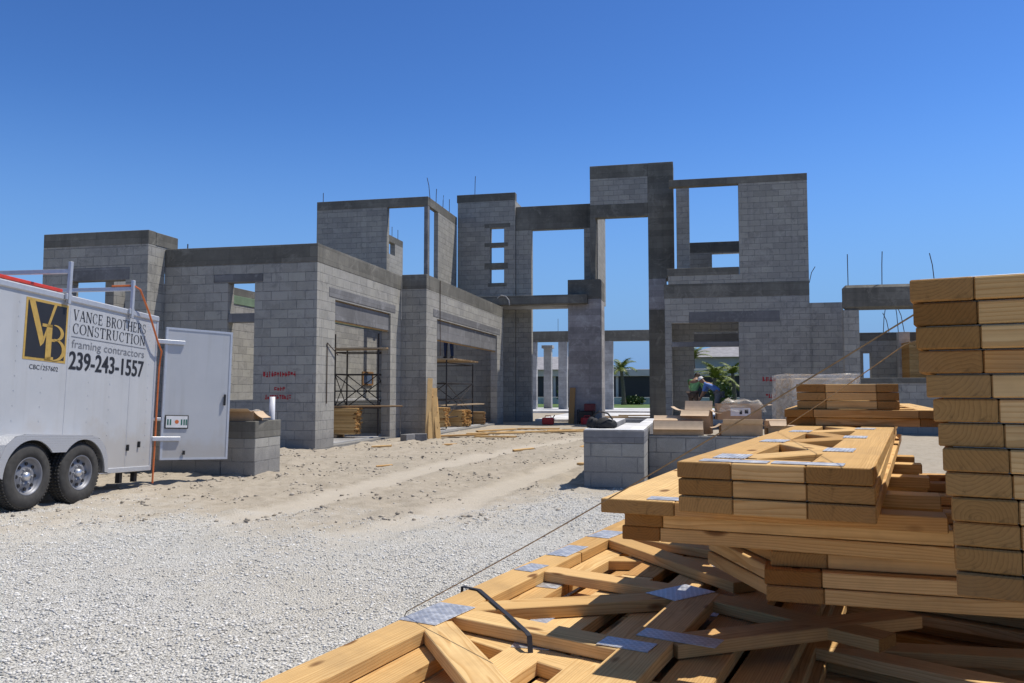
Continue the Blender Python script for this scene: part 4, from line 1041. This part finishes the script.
wf = [(k*nr+i, k*nr+(i+1)%nr, (k+1)*nr+(i+1)%nr, (k+1)*nr+i) for k in range(nz_) for i in range(nr)] + [tuple(range(nz_*nr, nz_*nr+nr))]
MB().add(wv, wf).build('plastic_wrap', M['wrap'], wp)

# ------------------------------------------------------------------ scaffolds, lumber and tools inside the garages
def scaffold(label, x0, y0, w_, d_, h_, plank_z, lifts):
    t = thing('scaffold', label, 'scaffold', (x0, y0, .07), (0,0,0), 'scaffold towers')
    for (px, py) in ((0,0),(w_,0),(0,d_),(w_,d_)):
        MB().tube([(px,py,0),(px,py,h_ if py == 0 else h_-.35)], .024, 8).build('standard', M['steel'], t)
    for z in lifts:
        for py in (0, d_): MB().tube([(0,py,z),(w_,py,z)], .018, 6).build('ledger', M['steel'], t)
        for px in (0, w_): MB().tube([(px,0,z),(px,d_,z)], .018, 6).build('ledger', M['steel'], t)
    for py in (0, d_):
        MB().tube([(0,py,lifts[0]),(w_,py,lifts[2])], .014, 6).build('brace', M['steel'], t); MB().tube([(w_,py,lifts[0]),(0,py,lifts[2])], .014, 6).build('brace', M['steel'], t)
    for px in (0, w_):
        MB().tube([(px,0,lifts[0]),(px,d_,lifts[2])], .014, 6).build('brace', M['steel'], t); MB().tube([(px,d_,lifts[0]),(px,0,lifts[2])], .014, 6).build('brace', M['steel'], t)
    for k in range(int(d_/.26)):
        o = board('plank', (-.25, .06+.26*k), (w_+.25, .06+.26*k), .23, plank_z, plank_z+.045, t, M['greywood'])
    return t
scaffold('dark steel scaffold tower inside the near garage bay', -9.5, 20.75, 1.25, .8, 2.75, 2.33, (.75,1.2,1.65,2.25))
scaffold('dark steel scaffold tower inside the far garage bay with a worker on it', -9.2, 25.2, 1.5, 3.2, 2.5, 2.2, (.35,.9,1.45,2.1))
def lumber_stack(label, group, x0, y0, ln, nw, nh, rot, lw=.089, mat=None, seed=1, z=.075):
    """each board a thing"""
    r = random.Random(seed)
    for k in range(nh):
        for i in range(nw):
            L_ = ln + r.uniform(-.12,.06)
            o = MB().cbox(-L_/2, L_/2, -lw/2, lw/2, 0, .038, .003).build('lumber_board', mat or M['pine'])
            c, s_ = math.cos(rot), math.sin(rot); dx, dy = r.uniform(-.03,.03), (i-(nw-1)/2)*(lw+.004)
            o.location = (x0 + c*dx - s_*dy, y0 + s_*dx + c*dy, z + k*.0395); o.rotation_euler = (0,0,rot + r.uniform(-.006,.006))
            tag(o, label, 'board', group)
    return z + nh*.0395
for (x, y) in ((-9.3,18.6),(-9.3,20.0)):
    pass
lumber_stack('sawn pine board in the tidy stack just inside the near garage opening', 'boards stacked in the near garage', -9.45, 19.9, 2.0, 5, 17, R(4), seed=1, z=.16)
for k, x in enumerate((-10.2, -9.0)):
    o = MB().cbox(-.05,.05,-.3,.3,0,.085,.004).build('timber_bearer', M['greywood']); o.location = (x, 19.9 + (x+9.45)*.07, .072); o.rotation_euler = (0,0,R(4))
    tag(o, ['farther','nearer'][k] + ' short bearer under the tidy board stack in the near garage', 'timber', 'short bearers')
o = MB().cbox(-1.6,1.6,-.12,.12,-.02,.02,.003).build('lumber_board', M['greywood']); o.location = (-8.6,18.6,.95); o.rotation_euler = (0,R(1.5),R(62)); tag(o, 'single weathered plank laid across the tidy board stack in the near garage', 'board')
o.location = (-8.9, 19.8, .875); o.rotation_euler = (0, 0, R(30))
lumber_stack('pine board in the loose heap inside the far garage opening', 'boards heaped in the far garage', -8.3, 24.6, 1.6, 6, 15, R(4), seed=2, z=.16)
lumber_stack('short pine offcut in the low heap at the far end of the far garage', 'offcuts heaped in the far garage', -8.1, 26.9, 1.3, 7, 14, R(-9), seed=3)
lumber_stack('short reddish board in the low heap beside the far jamb of the far garage', 'offcuts by the far jamb', -7.95, 28.9, 1.1, 6, 11, R(14), mat=M['form'], seed=6)
o = MB().cbox(-2.9,2.9,-.15,.15,-.02,.02,.003).build('lumber_board', M['greywood']); o.location = (-8.0,25.9,.80); o.rotation_euler = (0,0,R(80)); tag(o, 'long grey plank lying on top of the heap in the far garage', 'board')
for k, (x, y, dx, dy, h_) in enumerate(((-7.02,21.25,-.05,.36,1.62),(-6.92,21.2,-.1,.4,1.2),(-6.8,21.25,-.16,.4,1.35),(-6.7,21.22,-.24,.42,1.1))):
    p0_, p1_ = Vector((x, y, -.02)), Vector((x+dx, y+dy, h_)); d = p1_-p0_
    o = MB().cbox(-d.length/2, d.length/2, -.07, .07, -.019, .019, .003).build('lumber_board', M['pine'])
    xa = d.normalized(); za = Vector((.45,-1,.1)); za = (za - xa*za.dot(xa)).normalized(); ya = za.cross(xa)
    o.location = (p0_+p1_)/2; o.rotation_euler = Matrix((xa, ya, za)).transposed().to_euler()
    tag(o, ['tallest board leaning on the pier between the garage bays','short board leaning second from the left between the bays','third board leaning on the pier between the bays','rightmost short board leaning between the garage bays'][k], 'board', 'boards leaning between the bays')
gb = [(-5.6,23.2,1.7,8,'board'),(-4.6,24.3,2.4,14,''),(-3.8,24.6,1.5,3,''),(-6.3,21.9,1.6,30,''),(-5.2,21.5,1.2,-12,''),(-3.6,25.6,1.8,20,''),(-4.9,26.2,1.4,-6,''),(-6.0,25.0,1.5,50,'')]
gl = ['board on the sand nearest the far garage pier','long board on the sand midway to the entry pier','board on the sand in front of the entry pier','board on the sand by the leaning boards','short board lying alone on the sand before the far bay',
      'board under the leaning plank at the entry pier','short board on the sand under the canopy','board on the sand slanting away from the far bay']
for (x, y, L_, r_, _), lb in zip(gb, gl):
    o = MB().cbox(-L_/2, L_/2, -.07, .07, 0, .04, .003).build('lumber_board', M['pine']); o.location = (x, y, .03); o.rotation_euler = (R(2), R(-1), R(r_)); tag(o, lb, 'board', 'boards scattered on the sand')
o = MB().cbox(-.72,.72,-.11,.11,-.02,.02,.003).build('lumber_board', M['form']); o.location = (-4.55,31.35,.68); o.rotation_euler = (0, R(-80), R(80)); tag(o, 'reddish plank leaning upright on the entry pier', 'board')
# tools by the entry pier
gc = thing('fuel_can', 'small red fuel can on the ground left of the entry pier', 'fuel can', (-5.35,30.6,0)); MB().cbox(-.22,.22,-.12,.12,0,.26,.03).build('can_body', M['redplastic'], gc); MB().tube([(-.12,0,.25),(-.1,0,.33),(.1,0,.33),(.12,0,.25)], .018, 6).build('handle', M['redplastic'], gc); MB().tube([(.18,0,.25),(.26,0,.36)], .02, 6).build('spout', M['black'], gc)
gc2 = dup(gc, (-3.9,30.8,0), (0,0,R(20)), 'red fuel can in front of the entry pier beside the generator')
gn = thing('generator', 'dark red generator standing against the entry pier', 'generator', (-4.0,31.3,0))
MB().cbox(-.28,.28,-.2,.2,.06,.5,.03).build('engine', M['black'], gn); MB().cbox(-.05,.36,-.18,.18,.5,.78,.02).build('tank', M['darkred'], gn)
for sx_ in (-.3,.3): MB().tube([(sx_,-.22,0),(sx_,-.22,.55),(sx_,.22,.55),(sx_,.22,0)], .018, 8).build('frame', M['steel'], gn)
# black bag on the low wall
def blob(name, mat, loc, sx_, sy_, sz_, seed, parent=None, amp=.3, n=3):
    import bmesh
    bm = bmesh.new(); bmesh.ops.create_icosphere(bm, subdivisions=n, radius=1.)
    for v in bm.verts:
        k = 1 + amp*noise.noise(v.co*1.6 + Vector((seed,0,0))) + amp*.5*noise.noise(v.co*4 + Vector((0,seed,0)))
        v.co = Vector((v.co.x*sx_*k, v.co.y*sy_*k, max(-.6, v.co.z*k)*sz_))
    me = bpy.data.meshes.new(name); bm.to_mesh(me); bm.free(); me.materials.append(mat); me.polygons.foreach_set('use_smooth', [True]*len(me.polygons))
    o = bpy.data.objects.new(name, me); COL.objects.link(o); o.location = loc
    if parent: o.parent = parent
    return o
bg_ = thing('tool_bag', 'slumped black tool bag on the pale top of the right block wall', 'bag', (-1.22,11.15,.784))
blob('bag_body', M['bag'], (.05,0,.05), .15, .11, .085, 4, bg_); blob('bag_flap', M['bag'], (-.11,.0,.06), .09, .08, .09, 9, bg_)
MB().tube([(-.1,-.05,.17),(-.02,-.1,.23),(.1,-.08,.2),(.16,-.05,.12)], .012, 6).build('strap', M['bag'], bg_)
# things on the left wall
tag(MB().lathe([(0,.045),(.36,.045),(.36,.036),(.01,.036)], 18, Matrix.Translation((-6.5,11.88,.833)) @ Matrix.Rotation(R(-90),4,'Y')).build('plastic_pipe', M['pvc'], None, True), 'short white plastic pipe standing on the left block wall', 'pipe')
tag(blob('plastic_bag', M['wrap'], (-6.75,11.8,.90), .14, .1, .09, 3), 'white plastic bag bunched behind the torn carton', 'bag')
# debris on the entry slab: stacked boards and hoses
for k, (x, y, r_) in enumerate(((-4.0,36.5,5),(-2.6,35.2,-10),(-2.2,38.5,12))):
    o = MB().cbox(-1.2,1.2,-.1,.1,0,.05,.004).build('lumber_board', M['greywood']); o.location = (x,y,.105); o.rotation_euler = (0,0,R(r_)); tag(o, ['grey plank on the rear slab seen left of the tall opening','grey plank on the rear slab nearest the tall opening','grey plank on the rear slab farthest back'][k], 'board', 'planks on the rear slab')
# plywood pallet inside the far right wing
pw = thing('plywood_stack', 'stack of yellow plywood seen through the far right opening', 'plywood', (7.0,29.3,0))
for k in range(14): MB().cbox(0,1.1,0,1.0,1.5+.1*k,1.596+.1*k,.004).build('sheet_bundle', M['pine'], pw)
MB().cbox(0,1.1,0,1.0,0,1.49,.01).build('crate', M['form'], pw)

# ------------------------------------------------------------------ people
def skinned(name, joints, edges, mat, parent, sub=2):
    """one continuous skin grown round a joint skeleton; joints: name -> (co, rx, ry)"""
    keys = list(joints); me = bpy.data.meshes.new(name)
    me.from_pydata([joints[k][0] for k in keys], [(keys.index(a), keys.index(b)) for a, b in edges], [])
    o = bpy.data.objects.new(name, me); COL.objects.link(o)
    md = o.modifiers.new('skin', 'SKIN'); md.use_smooth_shade = True
    sk = me.skin_vertices[0].data if me.skin_vertices else None
    if sk is None:
        me.skin_vertices.add if False else None
    for i, k in enumerate(keys):
        me.skin_vertices[0].data[i].radius = (joints[k][1], joints[k][2]); me.skin_vertices[0].data[i].use_root = (i == 0)
    s2 = o.modifiers.new('sub', 'SUBSURF'); s2.levels = sub; s2.render_levels = sub
    dg = bpy.context.evaluated_depsgraph_get(); m2 = bpy.data.meshes.new_from_object(o.evaluated_get(dg)); m2.name = name
    m2.materials.clear(); m2.materials.append(mat)
    bpy.data.objects.remove(o)
    q = bpy.data.objects.new(name, m2); COL.objects.link(q); q.parent = parent
    return q
def ensure_skin(me): pass
def person(label, loc, rotz, J, shirt, trousers, hat, group='workers on the site'):
    """J: joint positions in metres, the figure faces +y"""
    t = thing('person', label, 'person', loc, (0,0,rotz), group)
    rad = dict(pel=(.14,.11),waist=(.125,.095),chest=(.15,.11),neck=(.055,.055),head0=(.075,.09),head1=(.08,.1),head2=(.055,.07))
    for s_ in 'lr': rad.update({f'sh{s_}':(.07,.065),f'el{s_}':(.045,.045),f'wr{s_}':(.03,.034),f'hand{s_}':(.022,.045),f'tip{s_}':(.012,.03),f'hip{s_}':(.095,.095),f'kn{s_}':(.06,.06),f'an{s_}':(.04,.045),f'toe{s_}':(.035,.03)})
    ed = [('pel','waist'),('waist','chest'),('chest','neck'),('neck','head0'),('head0','head1'),('head1','head2')]
    for s_ in 'lr': ed += [('chest',f'sh{s_}'),(f'sh{s_}',f'el{s_}'),(f'el{s_}',f'wr{s_}'),(f'wr{s_}',f'hand{s_}'),(f'hand{s_}',f'tip{s_}'),('pel',f'hip{s_}'),(f'hip{s_}',f'kn{s_}'),(f'kn{s_}',f'an{s_}'),(f'an{s_}',f'toe{s_}')]
    order = ['pel'] + [k for k in rad if k != 'pel']
    skinned('body', {k: (J[k], *rad[k]) for k in order}, ed, M['skin'], t)
    g = 1.16
    sk = ['chest','waist','neckb'] ; J2 = dict(J); J2['neckb'] = tuple(Vector(J['chest'])*.35 + Vector(J['neck'])*.65); r2 = dict(rad); r2['neckb'] = (.07,.065)
    ks = ['chest','pel','waist','neckb','shl','shr','ell','elr']
    skinned('shirt', {k: (J2[k], r2[k][0]*g, r2[k][1]*g) for k in ks}, [('pel','waist'),('waist','chest'),('chest','neckb'),('chest','shl'),('chest','shr'),('shl','ell'),('shr','elr')], M[shirt], t)
    kt = ['pel','hipl','hipr','knl','knr','anl','anr']
    skinned('trousers', {k: (J2[k], r2[k][0]*1.2, r2[k][1]*1.2) for k in kt}, [('pel','hipl'),('pel','hipr'),('hipl','knl'),('hipr','knr'),('knl','anl'),('knr','anr')], M[trousers], t)
    for s_ in 'lr': skinned('boot', {'a': (J[f'an{s_}'], .055, .06), 'b': (J[f'toe{s_}'], .05, .042)}, [('a','b')], M['boot'], t)
    h = Vector(J['head2']); hd = (h - Vector(J['head0'])).normalized()
    c_ = MB().lathe([(-.03,.105),(.03,.1),(.07,.075),(.09,.03),(.092,.0005)], 16, Matrix.Translation(h - hd*.05) @ hd.to_track_quat('X','Z').to_matrix().to_4x4())
    fwd = Vector((0,1,-.25)); b0 = h - hd*.07
    c_.add([b0+Vector((-.08,.07,0)), b0+Vector((.08,.07,0)), b0+Vector((.06,.2,-.02)), b0+Vector((-.06,.2,-.02)), b0+Vector((-.08,.07,.012)), b0+Vector((.08,.07,.012)), b0+Vector((.06,.2,-.008)), b0+Vector((-.06,.2,-.008))],
           [(3,2,1,0),(4,5,6,7),(0,1,5,4),(1,2,6,5),(2,3,7,6),(3,0,4,7)])
    c_.build('cap', M[hat], t, True)
    nz = Vector(J['head1']) + Vector((0,.1,0))
    MB().lathe([(-.03,.018),(.02,.012),(.03,.0005)], 8, Matrix.Translation(nz) @ Matrix.Rotation(R(90),4,'Z')).build('nose', M['skin'], t, True)
    return t
STAND = dict(pel=(0,0,.95),waist=(0,.01,1.1),chest=(0,0,1.34),neck=(0,.0,1.52),head0=(0,.02,1.6),head1=(0,.03,1.68),head2=(0,.02,1.75),
  shl=(-.2,0,1.42),ell=(-.26,.08,1.16),wrl=(-.22,.28,1.05),handl=(-.2,.36,1.04),tipl=(-.19,.44,1.02),shr=(.2,0,1.42),elr=(.27,.06,1.16),wrr=(.24,.26,1.1),handr=(.22,.34,1.1),tipr=(.2,.42,1.09),
  hipl=(-.1,0,.88),knl=(-.11,.03,.5),anl=(-.12,0,.08),toel=(-.13,.16,.04),hipr=(.1,0,.88),knr=(.11,.04,.5),anr=(.12,0,.08),toer=(.13,.16,.04))
BEND = dict(STAND, pel=(0,-.12,.95),waist=(0,.02,1.06),chest=(0,.26,1.2),neck=(0,.42,1.3),head0=(0,.49,1.34),head1=(0,.55,1.38),head2=(0,.58,1.45),
  shl=(-.2,.32,1.22),ell=(-.24,.4,.95),wrl=(-.15,.52,.78),handl=(-.13,.56,.7),tipl=(-.12,.58,.63),shr=(.2,.32,1.22),elr=(.24,.42,.95),wrr=(.16,.54,.8),handr=(.14,.58,.72),tipr=(.13,.6,.65),
  hipl=(-.1,-.1,.88),hipr=(.1,-.1,.88),knl=(-.12,.0,.48),knr=(.12,.02,.48),anl=(-.13,-.08,.08),anr=(.13,-.06,.08),toel=(-.14,.08,.04),toer=(.14,.1,.04))
LEAN = dict(STAND, pel=(0,-.06,.93),waist=(0,.0,1.06),chest=(0,.1,1.28),neck=(0,.2,1.42),head0=(0,.26,1.47),head1=(0,.32,1.53),head2=(0,.34,1.6),
  shl=(-.2,.13,1.33),ell=(-.25,.24,1.07),wrl=(-.17,.42,.95),handl=(-.15,.49,.93),tipl=(-.14,.56,.91),shr=(.2,.13,1.33),elr=(.25,.24,1.07),wrr=(.17,.42,.97),handr=(.15,.49,.95),tipr=(.14,.56,.93),hipl=(-.1,-.05,.87),hipr=(.1,-.05,.87))
person('worker in a green shirt stooping in the doorway of the right wing', (.03,30.2,.28), R(-25), LEAN, 'shirt_green', 'brown_trousers', 'hair')
person('worker in a blue shirt and white cap bending over beside the green shirted one', (.80,30.0,.28), R(75), BEND, 'shirt_blue', 'trousers', 'cap')
person('worker in dark clothes standing on the scaffold of the far garage bay', (-7.95,26.3,2.318), R(170), STAND, 'shirt_navy', 'jeans', 'hair')
tb = thing('work_table', 'low work table of boards before the two bending workers', 'table', (.2,28.3,0))
for (x, y) in ((-.3,0),(1.1,0),(-.3,.45),(1.1,.45)): MB().cbox(x-.04,x+.04,y-.04,y+.04,-.02,.72,.004).build('leg', M['greywood'], tb)
MB().cbox(-.45,1.3,-.12,.58,.722,.76,.004).build('table_top', M['greywood'], tb)

# ------------------------------------------------------------------ background beyond the lot
hs = thing('neighbour_house', 'long low house with grey roof and dark glazing beyond the rear portico', 'house', (-8,78,0))
MB().box(-16,16,0,10,.0,2.6).build('wall', M['darkscreen'], hs)
MB().cbox(-16.5,16.5,-.5,10.5,2.6,3.25,.03).build('fascia', M['stucco'], hs)
rf = MB(); rf.add([(-17,-1,3.25),(0,-1,3.25),(0,11,3.25),(-17,11,3.25),(-9,5,4.7),(-4,5,4.7)], [(0,1,5,4),(1,2,5),(2,3,4,5),(3,0,4)]); rf.build('roof', M['roof'], hs)
for x in (-10,-5,1,6,11): MB().box(x-.12,x+.12,-.06,-.0,.0,2.6).build('mullion', M['stucco'], hs)
h2 = thing('neighbour_house', 'grey hip roofed house far off behind the palms', 'house', (5.6,95,0), (0,0,R(-5)))
MB().box(-7,7,0,10,0,5.0).build('wall', M['stucco'], h2)
r2 = MB(); r2.add([(-7.6,-1,5.0),(7.6,-1,5.0),(7.6,11,5.0),(-7.6,11,5.0),(-1.6,5,7.0),(1.6,5,7.0)], [(0,1,5,4),(1,2,5),(2,3,4,5),(3,0,4)]); r2.build('roof', M['roof'], h2)
for x in (-6,-2,2.5,6): MB().box(x-.8,x+.8,-.05,-.0,.8,3.2).build('window', M['darkscreen'], h2)
tag(MB().box(-40,40,56,72,.0,.06).build('lawn', simple('mown_lawn', (.09,.15,.03), .9, 0., .3, .8)), None, None, kind='structure')
tag(MB().box(-30,30,73.5,75,.0,.65).build('stone_border', simple('white_stones', (.5,.49,.46), .9, 0., .25, 3.)), 'pale band of stones edging the lawn before the long house', 'stone border')
def palm(label, x, y, h_, cr, seed, nf=16):
    r = random.Random(seed); t = thing('palm_tree', label, 'palm', (x, y, 0), (0,0,0), 'palms beyond the house')
    lean = r.uniform(-.25,.25)
    path = [(lean*(k/8)**2, 0, h_*k/8) for k in range(9)]
    MB().tube(path, [.2*(1-.35*k/8) + (.06 if k == 0 else 0) for k in range(9)], 10).build('trunk', M['trunk'], t, True)
    m = MB()
    for f in range(nf):
        az = 2*math.pi*(f + r.random()*.6)/nf; el0 = R(r.uniform(22, 86)); L_ = cr*r.uniform(.8,1.1); pts = []; p = Vector((lean, 0, h_)); el = el0
        for k in range(10):
            pts.append(p.copy()); p = p + Vector((math.cos(az)*math.cos(el), math.sin(az)*math.cos(el), math.sin(el)))*L_/9; el -= R(9.5)
        m.tube(pts, .018, 4)
        for k in range(1, 10):
            d = (pts[k]-pts[k-1]).normalized(); s_ = d.cross(Vector((0,0,1)))
            if s_.length < .01: continue
            s_.normalize()
            for q in range(3):
                base = pts[k-1].lerp(pts[k], q/3)
                for sg in (-1, 1):
                    ll = cr*.3*(1-.55*abs(k/9-.4))*r.uniform(.8,1.1); tip = base + s_*sg*ll*.85 + d*ll*.5 + Vector((0,0,-ll*r.uniform(.0,.35))); wd = d*.035
                    m.add([base-wd, base+wd, tip], [(0,1,2)])
    m.build('crown', M['palm'], t)
    return t
palm('palm standing alone behind the tall entrance opening', -5.65, 69, 2.9, 1.8, 1)
palm('leafy palm behind the workers, left in the right doorway', 1.4, 63, 2.2, 1.9, 2)
palm('palm with a clear trunk at the right side of the right doorway', 3.15, 66, 2.6, 1.6, 3)
palm('tall palm half hidden by the left jamb of the right doorway', .2, 80, 4.3, 2.0, 4)
palm('low bushy palm between the two palms of the right doorway', 2.3, 70, 1.5, 1.9, 5)
def shrub(label, x, y, rx, h_, seed):
    r = random.Random(seed); t = thing('shrub', label, 'shrub', (x, y, 0), (0,0,0), 'shrubs beyond the house'); m = MB(); st_ = MB()
    for k in range(7):
        a = r.random()*6.28; st_.tube([(0,0,0),(rx*.5*math.cos(a),rx*.5*math.sin(a),h_*.7)], .02, 5)
    st_.build('stem', M['trunk'], t)
    for k in range(900):
        v = Vector((r.gauss(0,1), r.gauss(0,1), r.gauss(0,1))).normalized()*r.random()**.4; n_ = 1+.35*noise.noise(v*2.2+Vector((seed,0,0)))
        p = Vector((v.x*rx*n_, v.y*rx*n_, h_*.52 + v.z*h_*.5*n_)); a = Vector((r.gauss(0,1), r.gauss(0,1), r.gauss(0,1))).normalized()*.13; b = a.cross(Vector((r.random(),r.random(),r.random()+.1))).normalized()*.06
        m.add([p-a, p+b, p+a, p-b], [(0,1,2,3)])
    m.build('foliage', M['shrub'], t)
shrub('leafy green shrub between the rear portico columns', -8.9, 60, .9, 2.0, 1)
shrub('rounded shrub by the workers in the right doorway', 1.9, 58, .8, 1.8, 2)
shrub('dark shrub at the foot of the lone palm', -5.0, 71, 1.0, .8, 3)

for k, (x, y, L_, w_, r_) in enumerate(((-3.6,17.5,.5,.09,40),(-5.6,18.6,.35,.14,-20),(-2.5,19.4,.6,.06,75),(-6.9,17.6,.45,.09,10),(-1.9,14.4,.3,.09,-55),(-5.2,13.4,.28,.07,30))):
    o = MB().cbox(-L_/2,L_/2,-w_/2,w_/2,0,.036,.003).build('wood_scrap', M['pine']); o.location = (x, y, ground_z(x, y)+.01); o.rotation_euler = (R(4),R(-3),R(r_))
    tag(o, ['wood scrap on the sand between the wheel tracks','short wide wood scrap on the sand before the near garage bay','thin wood scrap on the sand toward the entry','wood scrap on the sand by the near garage corner','wood scrap on the sand left of the hollow block wall','small wood scrap lying alone among the sand clods'][k], 'wood scrap', 'wood scraps on the sand')
for k, (x, y, r_) in enumerate(((-6.9,20.2,20),(-7.1,19.9,75),(-3.0,28.9,10))):
    o = MB().cbox(-.2,.2,-.095,.095,0,.19,.01).build('loose_block', M['lintel']); o.location = (x, y, -.01); o.rotation_euler = (0,0,R(r_))
    tag(o, ['loose grey block on the sand at the jamb of the near garage','second loose block turned sideways near the garage jamb','loose grey block lying before the entry'][k], 'block', 'loose blocks')
